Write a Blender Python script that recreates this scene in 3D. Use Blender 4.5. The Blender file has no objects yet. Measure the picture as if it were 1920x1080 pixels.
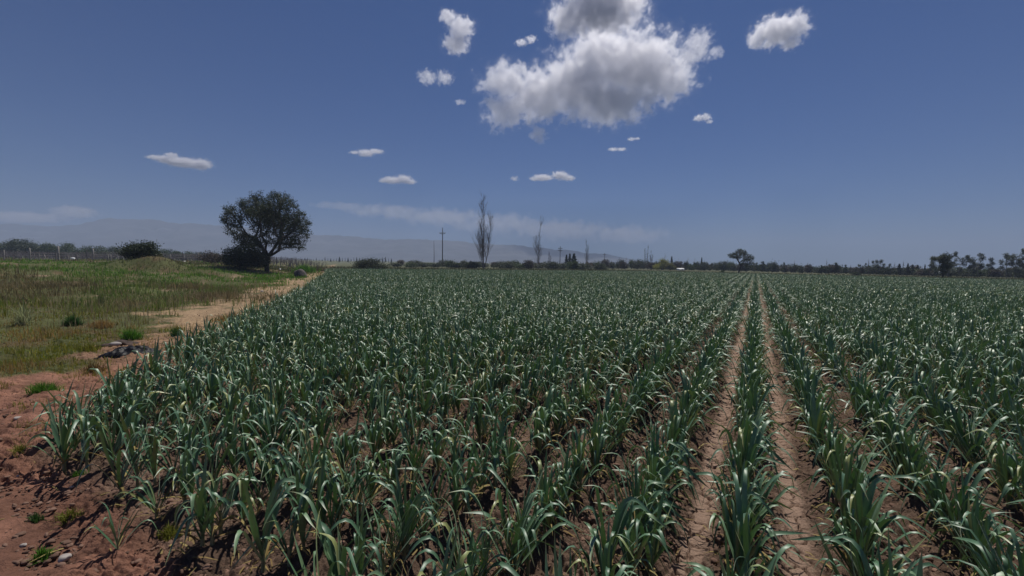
import bpy, math, random
import numpy as np
from mathutils import Matrix, Vector

SC = bpy.context.scene
COL = SC.collection
rad = math.radians

# ------------------------------------------------------------------ camera
CAM_H = 1.5
FPX = 800.0                     # focal length in pixels of the 1920 wide photograph
PITCH, ROLL = rad(3.37), rad(0.89)
cam_data = bpy.data.cameras.new("camera")
cam_data.sensor_width = 36.0
cam_data.lens = FPX / 1920 * 36.0
cam_data.clip_start = 0.05
cam_data.clip_end = 30000
cam = bpy.data.objects.new("camera", cam_data)
COL.objects.link(cam)
CAM_M = Matrix.Translation((0, 0, CAM_H)) @ Matrix.Rotation(rad(90) - PITCH, 4, 'X') @ Matrix.Rotation(ROLL, 4, 'Z')
cam.matrix_world = CAM_M
SC.camera = cam

# ------------------------------------------------------------------ sky, sun, exposure
SUN_AZ, SUN_EL = rad(19.5), rad(63)      # azimuth clockwise from +Y
world = bpy.data.worlds.new("World")
SC.world = world
world.use_nodes = True
wn, wl = world.node_tree.nodes, world.node_tree.links
wn.clear()
w_out = wn.new("ShaderNodeOutputWorld")
w_bg = wn.new("ShaderNodeBackground")
w_sky = wn.new("ShaderNodeTexSky")
w_sky.sky_type = 'NISHITA'
w_sky.sun_disc = False
w_sky.sun_elevation = SUN_EL
w_sky.sun_rotation = SUN_AZ
w_sky.altitude = 900
w_sky.air_density = 1.0
w_sky.dust_density = 0.7
w_sky.ozone_density = 3.0
w_bg.inputs['Strength'].default_value = 0.052
w_tint = wn.new("ShaderNodeVectorMath")
w_tint.operation = 'MULTIPLY'
w_tint.inputs[1].default_value = (0.30, 0.55, 0.96)     # a clear, deep blue spring sky
wl.new(w_sky.outputs[0], w_tint.inputs[0])
wl.new(w_tint.outputs[0], w_bg.inputs['Color'])
wl.new(w_bg.outputs[0], w_out.inputs['Surface'])

sun_data = bpy.data.lights.new("sun", 'SUN')
sun_data.energy = 5.0
sun_data.angle = rad(0.53)
sun_data.color = (1.0, 0.95, 0.87)
sun = bpy.data.objects.new("sun", sun_data)
COL.objects.link(sun)
sdir = Vector((math.sin(SUN_AZ) * math.cos(SUN_EL), math.cos(SUN_AZ) * math.cos(SUN_EL), math.sin(SUN_EL)))
sun.rotation_euler = sdir.to_track_quat('Z', 'Y').to_euler()
sun.location = (0, 0, 50)

SC.view_settings.view_transform = 'Standard'
SC.view_settings.look = 'None'
SC.view_settings.gamma = 1
SC.view_settings.exposure = -0.1
SC.render.engine = 'CYCLES'
SC.cycles.max_bounces = 6
SC.cycles.diffuse_bounces = 3
SC.cycles.glossy_bounces = 2
SC.cycles.transmission_bounces = 3
SC.cycles.volume_bounces = 5
SC.cycles.transparent_max_bounces = 8
SC.cycles.use_denoising = True

# ------------------------------------------------------------------ helpers
HAZE_TOP = 175.0
HAZE_DENSITY = 6.3e-4


def tag(o, label=None, cat=None, group=None, kind=None):
    for k, v in (("label", label), ("category", cat), ("group", group), ("kind", kind)):
        if v:
            o[k] = v
    return o


def mesh(name, V, F, mats=(), smooth=True, attrs=None):
    """V (n,3), F list of int arrays (m,3) or (m,4)."""
    V = np.ascontiguousarray(V, dtype=np.float32)
    if not isinstance(F, (list, tuple)):
        F = [F]
    F = [np.asarray(f, dtype=np.int32) for f in F if len(f)]
    me = bpy.data.meshes.new(name)
    me.vertices.add(len(V))
    me.vertices.foreach_set("co", V.ravel())
    li = np.concatenate([f.ravel() for f in F])
    tot = np.concatenate([np.full(len(f), f.shape[1], np.int32) for f in F])
    st = np.concatenate([[0], np.cumsum(tot)[:-1]]).astype(np.int32)
    me.loops.add(len(li))
    me.loops.foreach_set("vertex_index", li.astype(np.int32))
    me.polygons.add(len(tot))
    me.polygons.foreach_set("loop_start", st)
    me.polygons.foreach_set("loop_total", tot)
    if smooth:
        me.polygons.foreach_set("use_smooth", np.ones(len(tot), dtype=bool))
    for m in mats:
        me.materials.append(m)
    if attrs:
        for an, a in attrs.items():
            a = np.asarray(a, dtype=np.float32)
            if a.ndim == 2:
                at = me.attributes.new(an, 'FLOAT_COLOR', 'POINT')
                if a.shape[1] == 3:
                    a = np.concatenate([a, np.ones((len(a), 1), np.float32)], 1)
                at.data.foreach_set("color", np.ascontiguousarray(a).ravel())
            else:
                at = me.attributes.new(an, 'FLOAT', 'POINT')
                at.data.foreach_set("value", a.ravel())
    me.update(calc_edges=True)
    return me


def obj(name, me, parent=None, loc=(0, 0, 0), rotz=0.0, scale=1.0):
    o = bpy.data.objects.new(name, me)
    COL.objects.link(o)
    o.location = loc
    o.rotation_euler = (0, 0, rotz)
    o.scale = (scale,) * 3 if not hasattr(scale, '__len__') else scale
    if parent:
        o.parent = parent
    return o


def copy_tree(o, loc, rotz, scale):
    r = o.copy()
    COL.objects.link(r)
    r.location, r.rotation_euler = loc, (0, 0, rotz)
    r.scale = (scale,) * 3 if not hasattr(scale, '__len__') else scale
    for ch in list(o.children):
        c = ch.copy()
        COL.objects.link(c)
        c.parent = r
    return r


ORD = ("first second third fourth fifth sixth seventh eighth ninth tenth eleventh twelfth thirteenth fourteenth fifteenth "
       "sixteenth seventeenth eighteenth nineteenth twentieth").split()
_T = {2: "twenty", 3: "thirty", 4: "forty", 5: "fifty", 6: "sixty", 7: "seventy", 8: "eighty", 9: "ninety"}


def ordinal(i):                 # 0 -> first
    n = i + 1
    if n <= 20:
        return ORD[i]
    t, u = divmod(n, 10)
    return (_T[t][:-1] + "ieth") if u == 0 else _T[t] + "-" + ORD[u - 1]


def hash2(ix, iy, seed):
    h = (ix.astype(np.int64) * 374761393 + iy.astype(np.int64) * 668265263 + seed * 1274126177) & 0xFFFFFFFF
    h = ((h ^ (h >> 13)) * 1274126177) & 0xFFFFFFFF
    h = ((h ^ (h >> 16)) * 2246822519) & 0xFFFFFFFF
    return ((h ^ (h >> 15)) & 0xFFFFFF) / float(0xFFFFFF)


def vnoise(x, y, seed=0):
    ix, iy = np.floor(x), np.floor(y)
    fx, fy = x - ix, y - iy
    fx, fy = fx * fx * (3 - 2 * fx), fy * fy * (3 - 2 * fy)
    a, b = hash2(ix, iy, seed), hash2(ix + 1, iy, seed)
    c, d = hash2(ix, iy + 1, seed), hash2(ix + 1, iy + 1, seed)
    return (a * (1 - fx) + b * fx) * (1 - fy) + (c * (1 - fx) + d * fx) * fy


def fbm(x, y, seed=0, octv=4, gain=0.5):
    s, a, t = 0.0, 1.0, 0.0
    for o in range(octv):
        s = s + a * vnoise(x * 2 ** o + 17.3 * o, y * 2 ** o - 9.1 * o, seed + o)
        t += a
        a *= gain
    return s / t


def worley(x, y, seed=0):
    """F1, F2-F1 (edge distance) for cell size 1."""
    ix, iy = np.floor(x), np.floor(y)
    f1 = np.full(np.shape(x), 9.0)
    f2 = np.full(np.shape(x), 9.0)
    for dx in (-1, 0, 1):
        for dy in (-1, 0, 1):
            cx, cy = ix + dx, iy + dy
            px = cx + hash2(cx, cy, seed)
            py = cy + hash2(cx, cy, seed + 77)
            d = np.hypot(px - x, py - y)
            m = d < f1
            f2 = np.where(m, f1, np.minimum(f2, d))
            f1 = np.where(m, d, f1)
    return f1, f2 - f1


def sstep(a, b, x):
    t = np.clip((x - a) / (b - a), 0, 1)
    return t * t * (3 - 2 * t)


def mat(name):
    m = bpy.data.materials.new(name)
    m.use_nodes = True
    nt = m.node_tree
    return m, nt.nodes, nt.links, nt.nodes.get("Principled BSDF")


def ramp(n, stops):
    r = n.new("ShaderNodeValToRGB")
    e = r.color_ramp.elements
    while len(e) < len(stops):
        e.new(0.5)
    for i, (p, c) in enumerate(stops):
        e[i].position = p
        e[i].color = (*c, 1)
    return r


def simple_mat(name, c1, c2, scale=8.0, rough=0.85, bump=0.3, metallic=0.0):
    m, n, l, b = mat(name)
    tc = n.new("ShaderNodeTexCoord")
    nz = n.new("ShaderNodeTexNoise")
    nz.inputs['Scale'].default_value = scale
    nz.inputs['Detail'].default_value = 6
    l.new(tc.outputs['Object'], nz.inputs['Vector'])
    r = ramp(n, [(0.3, c1), (0.7, c2)])
    l.new(nz.outputs[0], r.inputs[0])
    l.new(r.outputs[0], b.inputs['Base Color'])
    b.inputs['Roughness'].default_value = rough
    b.inputs['Metallic'].default_value = metallic
    if bump:
        bp = n.new("ShaderNodeBump")
        bp.inputs['Strength'].default_value = bump
        bp.inputs['Distance'].default_value = 0.02
        l.new(nz.outputs[0], bp.inputs['Height'])
        l.new(bp.outputs[0], b.inputs['Normal'])
    return m


def leaf_mat(name, c1, c2, trans=0.3, tcol=(0.12, 0.16, 0.03), rough=0.6):
    """foliage: colour varies leaf to leaf through the attribute 'rnd'."""
    m, n, l, b = mat(name)
    at = n.new("ShaderNodeAttribute")
    at.attribute_name = "rnd"
    r = ramp(n, [(0.0, c1), (1.0, c2)])
    l.new(at.outputs['Fac'], r.inputs[0])
    l.new(r.outputs[0], b.inputs['Base Color'])
    b.inputs['Roughness'].default_value = rough
    b.inputs['Specular IOR Level'].default_value = 0.25
    tr = n.new("ShaderNodeBsdfTranslucent")
    tr.inputs[0].default_value = (*tcol, 1)
    mx = n.new("ShaderNodeMixShader")
    mx.inputs[0].default_value = trans
    out = n.get("Material Output")
    l.new(b.outputs[0], mx.inputs[1])
    l.new(tr.outputs[0], mx.inputs[2])
    l.new(mx.outputs[0], out.inputs['Surface'])
    return m


# ------------------------------------------------------------------ layout of the place
def hor(px):                    # horizon row of the photograph at column px
    return 478.0 + 0.0155 * px


def lat(px, d):                 # lateral metres at depth d for photo column px
    return (px - 960.0) / FPX * d


R_DIR = np.array([0.495, 0.869])          # direction of the crop rows
R_NRM = np.array([0.869, -0.495])
ROW, U0 = 0.48, 0.014                     # row spacing and the row between the two tracks
_EY = np.array([-50, 0.0, 2.9, 3.9, 5.3, 7.5, 10.5, 16.2, 24.0, 36.0, 60.0, 400.0])
_EX = np.array([-1.9, -3.1, -3.55, -3.95, -4.6, -5.3, -6.45, -8.3, -11.3, -16.0, -26.0, -160.0])


def edge_x(y):
    return np.interp(y, _EY, _EX)


def far_y(x):                   # far edge of the crop
    return np.interp(x, [-40, -20, 0, 25, 40, 60, 90], [50, 56, 64, 76, 66, 52, 40])


def uv(x, y):
    return R_NRM[0] * x + R_NRM[1] * y, R_DIR[0] * x + R_DIR[1] * y


def field_mask(x, y, soft=0.25):
    u, v = uv(x, y)
    wob = (vnoise(x * 0.9, y * 0.9, 5) - 0.5) * 0.3
    m = sstep(0.0, soft, x - edge_x(y) + wob) * sstep(0.85, 0.85 + soft, v + wob)
    return m * (1 - sstep(0, 1.5, y - far_y(x)))


MX, MY = lat(283, 33), 33.0               # the weedy mound beside the fence


def ground_z(x, y):
    """smooth relief"""
    x, y = np.asarray(x, float), np.asarray(y, float)
    de = edge_x(y) - x
    bank = 0.72 * sstep(3.0, 17.0, de) * sstep(7, 24, y)
    lump = 1.05 * (fbm(x * 0.24, y * 0.24, 40, 4) - 0.5) * sstep(1.0, 6.0, de) * (1 - sstep(70, 140, y))
    mound = 0.85 * np.exp(-(((x - MX) / 2.2) ** 2 + ((y - MY) / 1.8) ** 2) ** 1.3)
    mound = mound + 0.35 * np.exp(-(((x - MX - 4.4) / 2.4) ** 2 + ((y - MY - 1) / 1.6) ** 2))
    return bank + lump + mound


def row_profile(u):
    p = np.cos((u - U0) / ROW * 2 * math.pi)
    k = np.exp(-((np.abs(u - U0) - 0.24) / 0.09) ** 2)
    return 0.028 * p - 0.012 * k


# ------------------------------------------------------------------ ground (one sheet)
def build_ground():
    r = np.concatenate([np.linspace(0.02, 1.3, 25)[:-1],
                        np.exp(np.arange(math.log(1.3), math.log(12), 0.0026)),
                        np.exp(np.arange(math.log(12), math.log(70), 0.008)),
                        np.exp(np.linspace(math.log(70), math.log(2600), 70))])
    a = np.concatenate([np.arange(-82, -60, 0.5), np.arange(-60, 60, 0.105), np.arange(60, 80, 0.5), np.arange(80, 278, 3.0)])
    a = np.radians(a)
    na, nr = len(a), len(r)
    A, Rr = np.meshgrid(a, r)
    x, y = (np.sin(A) * Rr).ravel(), (np.cos(A) * Rr).ravel()
    u, v = uv(x, y)
    fm = field_mask(x, y)
    z = ground_z(x, y)
    near = 1 - sstep(25, 45, np.hypot(x, y))
    tr = np.exp(-((np.abs(u - U0 + (vnoise(v * 1.3, u * 0, 8) - 0.5) * 0.05) - 0.24) / 0.075) ** 4)   # two bare cracked tracks
    tr = tr * fm
    de = edge_x(y) - x
    # clods
    n1 = fbm(x * 9, y * 9, 1, 4)
    f1, ed1 = worley(x * 17, y * 17, 3)
    f2, ed2 = worley(x * 34 + 5, y * 34, 13)
    clod = 0.050 * (0.55 - f1) * sstep(0.30, 0.55, fbm(x * 2.2, y * 2.2, 21, 3)) + 0.026 * (0.5 - f2)
    soil_n = (n1 - 0.5) * 0.028
    fur = np.clip(-np.cos((u - U0) / ROW * 2 * math.pi), 0, 1)
    z = z + fm * near * (row_profile(u) + (clod * (0.7 + 0.9 * fur) + soil_n) * (1 - 0.93 * tr))
    # cracks in the tracks
    cx, cy = u * 10.5 + (vnoise(x * 25, y * 25, 31) - 0.5) * 0.5, v * 8.5 + (vnoise(x * 25, y * 25, 32) - 0.5) * 0.5
    _, ce = worley(cx, cy, 51)
    cw = 0.055 + 0.06 * vnoise(u * 6, v * 3, 53)
    crack = (1 - sstep(cw * 0.4, cw * 1.3, ce)) * sstep(0.3, 0.5, vnoise(u * 9, v * 4, 57) * 0.6 + 0.35)
    z = z - tr * near * (0.036 * crack + 0.004 * sstep(0.2, 0.0, ce))
    z = z + tr * near * 0.006 * (fbm(x * 6, y * 6, 61, 3) - 0.5)
    # bare ground and weeds left of the crop
    off = (1 - fm) * near
    ridg = 0.05 * (fbm(u * 0.6, v * 4.0, 71, 3) - 0.5) * (1 - sstep(4, 6, y))
    lumps = 0.05 * (fbm(x * 2.5, y * 2.5, 73, 3) - 0.5)
    dirt = clod * 1.25 * sstep(0.42, 0.60, fbm(x * 1.6, y * 1.6, 23, 3)) + soil_n * 1.5
    rough = 0.055 * (fbm(x * 4, y * 6, 75, 4) - 0.5) + 0.035 * (0.5 - np.abs(fbm(x * 9, y * 13, 76, 3) - 0.5) * 4) * sstep(0.4, 0.6, fbm(x * 1.1, y * 1.5, 78, 3))
    z = z + off * (lumps + ridg + dirt + rough * (1 - sstep(8, 14, y)))
    # ---- colours of the materials themselves
    def c(*t):
        return np.array(t)[None, :]
    nn = fbm(x * 1.1, y * 1.1, 81, 4)[:, None]
    nf = fbm(x * 14, y * 14, 85, 3)[:, None]
    soil = c(0.120, 0.078, 0.056) * (0.7 + 0.6 * nf) * (0.85 + 0.3 * nn)
    crust = c(0.290, 0.198, 0.150) * (0.85 + 0.3 * nf)
    red = c(0.225, 0.112, 0.077) * (0.45 + 1.1 * fbm(x * 3.2, y * 5.0, 88, 4)[:, None]) * (0.7 + 0.6 * nf) * (0.8 + 0.4 * nn)
    tan = c(0.275, 0.190, 0.115) * (0.6 + 0.8 * fbm(x * 3.5, y * 3.5, 87, 3)[:, None]) * (0.75 + 0.5 * nf) * (0.8 + 0.4 * nn)
    green = c(0.075, 0.082, 0.032) * (0.6 + 0.8 * nn)
    brown = c(0.120, 0.092, 0.048) * (0.6 + 0.8 * nn)
    base = soil * (1 - tr[:, None]) + crust * tr[:, None]
    pale = (fm * sstep(0.55, 0.7, fbm(x * 0.9, y * 0.9, 91, 3)) * fur * (1 - tr))[:, None]
    base = base * (1 - 0.5 * pale) + crust * 0.5 * pale
    wob = (fbm(x * 0.7, y * 0.7, 95, 3) - 0.5)
    far_path = sstep(4.0, 10.0, y)[:, None]
    bare = red * (1 - far_path) + tan * far_path
    wp = np.interp(y, [0, 4.6, 6, 8, 11, 16, 30, 50], [3.0, 2.0, 1.5, 1.6, 2.3, 2.4, 2.2, 1.2])
    wob2 = fbm(x * 2.6, y * 2.6, 97, 3) - 0.5
    pm = 1 - sstep(-0.30, 0.40, de + wob * 3.4 + wob2 * 1.6 - wp)
    pm = np.maximum(pm, 1 - sstep(3.9, 4.7, y + wob * 1.5))
    pm = pm[:, None]
    bp_ = (1 - sstep(0.34, 0.48, fbm(x * 0.55, y * 0.8, 441, 3)))[:, None]
    brown = brown * (1 - bp_) + c(0.20, 0.145, 0.092) * (0.6 + 0.8 * nf) * bp_
    veg = green * sstep(0.4, 0.6, nn + 0.1) + brown * (1 - sstep(0.4, 0.6, nn + 0.1))
    out = bare * pm + veg * (1 - pm)
    fm_ = fm[:, None]
    colr = base * fm_ + out * (1 - fm_)
    # beyond the crop: rough pasture
    ff = (sstep(0, 2, y - far_y(x)) * (1 - (de > 0)))[:, None]
    colr = colr * (1 - ff) + (c(0.085, 0.09, 0.045) * (0.7 + 0.6 * nn)) * ff
    dist = sstep(90, 200, np.hypot(x, y))[:, None]
    colr = colr * (1 - dist) + c(0.10, 0.105, 0.06) * dist
    V = np.stack([x, y, z], 1)
    i = np.arange(nr - 1)[:, None] * na
    j = np.arange(na)[None, :]
    j2 = (j + 1) % na
    F = np.stack([i + j, i + j2, i + na + j2, i + na + j], -1).reshape(-1, 4)[:, ::-1]
    m, n, l, b = mat("soil_and_turf")
    at = n.new("ShaderNodeAttribute")
    at.attribute_name = "colr"
    tc = n.new("ShaderNodeTexCoord")
    n1_ = n.new("ShaderNodeTexNoise")
    n1_.inputs['Scale'].default_value = 60
    n1_.inputs['Detail'].default_value = 8
    n1_.inputs['Roughness'].default_value = 0.7
    l.new(tc.outputs['Object'], n1_.inputs['Vector'])
    mr = n.new("ShaderNodeMapRange")
    mr.inputs['To Min'].default_value = 0.45
    mr.inputs['To Max'].default_value = 1.55
    l.new(n1_.outputs[0], mr.inputs['Value'])
    vm = n.new("ShaderNodeVectorMath")
    vm.operation = 'SCALE'
    l.new(at.outputs['Color'], vm.inputs[0])
    l.new(mr.outputs[0], vm.inputs['Scale'])
    l.new(vm.outputs[0], b.inputs['Base Color'])
    bp = n.new("ShaderNodeBump")
    bp.inputs['Strength'].default_value = 0.9
    bp.inputs['Distance'].default_value = 0.022
    l.new(n1_.outputs[0], bp.inputs['Height'])
    l.new(bp.outputs[0], b.inputs['Normal'])
    b.inputs['Roughness'].default_value = 0.95
    b.inputs['Specular IOR Level'].default_value = 0.15
    o = obj("ground", mesh("ground", V, F, [m], True, {"colr": colr}))
    tag(o, kind="structure")


build_ground()


# ------------------------------------------------------------------ far mountains (real relief, faded by the haze and by a blue haze tint in the rock colour)
def build_mountains():
    m = simple_mat("haze_tinted_rock", (0.040, 0.046, 0.060), (0.085, 0.088, 0.10), 0.01, 0.95, 0)  # dark rock, its colour shifted to blue to add to the distance haze
    # crest given as photo columns and rows, read at its distance
    def range_(name, D, pts, depth, seed):
        px = np.array([p[0] for p in pts], float)
        py = np.array([p[1] for p in pts], float)
        xs = np.linspace(px[0], px[-1], 420)
        cr = np.interp(xs, px, py) + 7.0 * (fbm(xs * 0.03, xs * 0, 9, 4) - 0.5) + 2.5 * (fbm(xs * 0.15, xs * 0, 19, 3) - 0.5)
        X = lat(xs, D)
        H = np.maximum((hor(xs) - cr) / FPX * D + CAM_H, 0)
        t = np.linspace(-1, 1, 60)
        V = np.zeros((60, 420, 3))
        for i, tt in enumerate(t):
            yy = D + tt * depth
            xx = X
            prof = (1 - abs(tt)) ** 1.2
            ridge = fbm(xx * 0.011 + seed, np.full_like(xx, yy * 0.011), seed, 5)
            ridge = 1 - np.abs(ridge - 0.5) * 3.0
            h = H * prof * (0.72 + 0.28 * ridge * (1 if abs(tt) > 0.02 else 1)) + H * 0.06 * (fbm(xx * 0.05, np.full_like(xx, yy * 0.05), seed + 3, 4) - 0.5)
            if abs(tt) < 0.02:
                h = H * (1 + 0.03 * (fbm(xx * 0.03, xx * 0, seed + 5, 4) - 0.5))
            V[i, :, 0], V[i, :, 1], V[i, :, 2] = xx, yy, h - 1.0 + 0.6
        i = np.arange(59)[:, None] * 420
        j = np.arange(419)[None, :]
        F = np.stack([i + j, i + j + 1, i + 421 + j, i + 420 + j], -1).reshape(-1, 4)
        o = obj(name, mesh(name, V.reshape(-1, 3), F, [m]))
        tag(o, kind="structure")
    range_("mountains", 1750, [(-1400, 440), (-1000, 428), (-700, 436), (-300, 430), (-120, 425), (-40, 424), (0, 420), (25, 419), (50, 424), (90, 423), (145, 424), (165, 420), (185, 414),
                              (210, 410), (240, 409), (262, 411), (290, 410), (320, 416), (355, 419), (400, 421), (430, 424),
                              (480, 430), (560, 438), (620, 441), (680, 446), (740, 449), (820, 450), (900, 458),
                              (980, 462), (1060, 468), (1160, 482), (1240, 497)], 420, 3)


build_mountains()


# ------------------------------------------------------------------ garlic plants
WIND = np.array([0.93, -0.25, 0.0])


def leaf_strip(rng, base, phi, tilt, L, W, seg, across, kg, kw, twist, fold=0.35, sb=0.55):
    """one strap leaf: rises from the sheath, bends over, tip hanging. returns V, F, t(along), n per row"""
    s = np.linspace(0, 1, seg + 1)
    d = np.array([math.sin(tilt) * math.cos(phi), math.sin(tilt) * math.sin(phi), math.cos(tilt)])
    p = np.array(base, float)
    side0 = np.array([-math.sin(phi), math.cos(phi), 0.0])
    V = []
    sub = 3
    for i, si in enumerate(s):
        w = W * min(1.0, 0.60 + 1.3 * si) * (1 - max(0, (si - 0.35) / 0.65) ** 2.3)
        w = max(w, 0.0008)
        sd = side0 - d * np.dot(side0, d)
        sd /= np.linalg.norm(sd) + 1e-9
        nr = np.cross(d, sd)
        tw = twist * si
        s2 = sd * math.cos(tw) + nr * math.sin(tw)
        n2 = np.cross(d, s2)
        if across == 3:
            f = fold * w * (1 - 0.6 * si)
            V += [p - s2 * w / 2 + n2 * f, p, p + s2 * w / 2 + n2 * f]
        else:
            V += [p - s2 * w / 2, p + s2 * w / 2]
        if i < seg:
            for _ in range(sub):
                ds = 1.0 / seg / sub
                sm = si + 0.5 / seg
                d = d + ds * (np.array([0, 0, -1.0]) * kg * (0.03 + math.exp(-((sm - sb) / 0.11) ** 2)) + WIND * kw * sm)
                d /= np.linalg.norm(d)
                p = p + d * L * ds
                if p[2] < 0.012:
                    p[2] = 0.012
                    d[2] = max(d[2], 0)
    V = np.array(V)
    F = []
    for i in range(seg):
        for a in range(across - 1):
            b = i * across + a
            F.append((b, b + 1, b + 1 + across, b + across))
    return V, np.array(F), np.repeat(s, across)


def plant_leaves(rng, n, seg, across, height=0.5, wscale=1.0, wither=False):
    Vs, Fs, T, Rn = [], [], [], []
    o = 0
    fan = rng.uniform(0, math.pi)
    for i in range(n):
        f = i / max(1, n - 1)                 # 0 outer / oldest, 1 innermost
        phi = fan + (math.pi if i % 2 else 0) + rng.normal(0, 0.42)
        if wither:
            tilt = rng.uniform(0.6, 1.15)
            L = rng.uniform(0.16, 0.30) * height / 0.5
            W = rng.uniform(0.007, 0.014)
            base = (0.006 * math.cos(phi), 0.006 * math.sin(phi), rng.uniform(0.02, 0.08))
            kg, kw = rng.uniform(5, 9), 0.3
        else:
            tilt = 0.46 * (1 - f) ** 0.8 + rng.uniform(0.02, 0.17)
            L = height * (0.78 + 0.38 * math.sin(math.pi * (0.25 + 0.55 * f))) * rng.uniform(0.62, 1.08)
            W = rng.uniform(0.018, 0.031) * wscale * (0.8 + 0.3 * math.sin(math.pi * f)) * height / 0.5
            base = (0.005 * math.cos(phi), 0.005 * math.sin(phi), height * (0.10 + 0.22 * f))
            stiff = rng.random()
            kg = rng.uniform(0.2, 1.0) if stiff < 0.28 else rng.uniform(8.0, 17.0)
            kw = rng.uniform(0.1, 0.4) if stiff < 0.28 else rng.uniform(0.4, 1.2)
            L *= 0.92 if stiff < 0.28 else 1.02
        V, F, t = leaf_strip(rng, base, phi, tilt, L, W, seg, across, kg, kw, rng.normal(0, 0.6), 0.25, rng.uniform(0.50, 0.84))
        Vs.append(V)
        Fs.append(F + o)
        T.append(t)
        Rn.append(np.full(len(V), rng.random()))
        o += len(V)
    return np.concatenate(Vs), np.concatenate(Fs), np.concatenate(T), np.concatenate(Rn)


def garlic_leaf_material():
    m, n, l, b = mat("garlic_leaf")
    a1 = n.new("ShaderNodeAttribute")
    a1.attribute_name = "rnd"
    a2 = n.new("ShaderNodeAttribute")
    a2.attribute_name = "along"
    body = ramp(n, [(0.0, (0.032, 0.100, 0.040)), (0.5, (0.070, 0.165, 0.078)), (0.85, (0.125, 0.220, 0.100)), (1.0, (0.26, 0.27, 0.07))])
    l.new(a1.outputs['Fac'], body.inputs[0])
    tipr = ramp(n, [(0.86, (0, 0, 0)), (1.0, (0.85, 0.85, 0.85))])
    l.new(a2.outputs['Fac'], tipr.inputs[0])
    mx = n.new("ShaderNodeMix")
    mx.data_type = 'RGBA'
    l.new(tipr.outputs[0], mx.inputs[0])
    l.new(body.outputs[0], mx.inputs[6])
    mx.inputs[7].default_value = (0.23, 0.19, 0.075, 1)
    # fine parallel veins
    tc = n.new("ShaderNodeTexCoord")
    nz = n.new("ShaderNodeTexNoise")
    nz.inputs['Scale'].default_value = 35
    nz.inputs['Detail'].default_value = 4
    l.new(tc.outputs['Object'], nz.inputs['Vector'])
    hv = n.new("ShaderNodeMapRange")
    hv.inputs['To Min'].default_value = 0.65
    hv.inputs['To Max'].default_value = 1.35
    l.new(nz.outputs[0], hv.inputs['Value'])
    sc = n.new("ShaderNodeVectorMath")
    sc.operation = 'SCALE'
    l.new(mx.outputs[2], sc.inputs[0])
    l.new(hv.outputs[0], sc.inputs['Scale'])
    l.new(sc.outputs[0], b.inputs['Base Color'])
    b.inputs['Roughness'].default_value = 0.50
    b.inputs['Specular IOR Level'].default_value = 1.0
    b.inputs['Sheen Weight'].default_value = 0.3
    b.inputs['Sheen Roughness'].default_value = 0.4
    b.inputs['Sheen Tint'].default_value = (0.85, 1.0, 0.85, 1)
    bp = n.new("ShaderNodeBump")
    bp.inputs['Strength'].default_value = 0.15
    bp.inputs['Distance'].default_value = 0.003
    l.new(nz.outputs[0], bp.inputs['Height'])
    l.new(bp.outputs[0], b.inputs['Normal'])
    tr = n.new("ShaderNodeBsdfTranslucent")
    tr.inputs[0].default_value = (0.075, 0.17, 0.03, 1)
    ms = n.new("ShaderNodeMixShader")
    ms.inputs[0].default_value = 0.12
    l.new(b.outputs[0], ms.inputs[1])
    l.new(tr.outputs[0], ms.inputs[2])
    l.new(ms.outputs[0], n.get("Material Output").inputs['Surface'])
    return m


M_GARLIC = garlic_leaf_material()
M_STEM = simple_mat("garlic_stem", (0.14, 0.15, 0.07), (0.24, 0.23, 0.13), 30, 0.6, 0.1)
M_STRAW = leaf_mat("withered_leaf", (0.20, 0.13, 0.05), (0.34, 0.27, 0.10), 0.25, (0.3, 0.22, 0.06), 0.7)


def tube(P, R, sides=6, cap=True):
    """tapered tube along polyline P with radii R"""
    P = np.asarray(P, float)
    n = len(P)
    V, F = [], []
    d = np.gradient(P, axis=0)
    d /= np.linalg.norm(d, axis=1)[:, None] + 1e-9
    ref = np.array([1.0, 0.13, 0.0])
    for i in range(n):
        a = np.cross(d[i], ref)
        if np.linalg.norm(a) < 0.1:
            a = np.cross(d[i], [0, 1, 0])
        a /= np.linalg.norm(a)
        b = np.cross(d[i], a)
        th = np.arange(sides) / sides * 2 * math.pi
        V.append(P[i] + R[i] * (np.cos(th)[:, None] * a + np.sin(th)[:, None] * b))
    V = np.concatenate(V)
    for i in range(n - 1):
        for k in range(sides):
            k2 = (k + 1) % sides
            F.append((i * sides + k, i * sides + k2, (i + 1) * sides + k2, (i + 1) * sides + k))
    return V, np.array(F)


def join(parts):
    V, F, o = [], [], 0
    for v, f in parts:
        V.append(v)
        F.append(f + o)
        o += len(v)
    return np.concatenate(V), np.concatenate(F)


def garlic_prototype(rng, height):
    root = bpy.data.objects.new("garlic_plant", None)
    root.empty_display_size = 0.1
    h = height * 0.34
    P = [(0, 0, -0.03), (0, 0, 0.0), (0.003, 0.0, h * 0.5), (0.004, 0.002, h)]
    V, F = tube(P, [0.010, 0.010, 0.0075, 0.006], 7)
    st = bpy.data.objects.new("stem", mesh("stem", V, F, [M_STEM]))
    V, F, T, Rn = plant_leaves(rng, rng.integers(9, 14), 16, 3, height)
    fo = bpy.data.objects.new("foliage", mesh("foliage", V, F, [M_GARLIC], True, {"rnd": Rn, "along": T}))
    V, F, T, Rn = plant_leaves(rng, rng.integers(1, 4), 7, 3, height, wither=True)
    wi = bpy.data.objects.new("withered_leaf", mesh("withered_leaf", V, F, [M_STRAW], True, {"rnd": Rn}))
    for c in (st, fo, wi):
        c.parent = root
    return root


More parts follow.
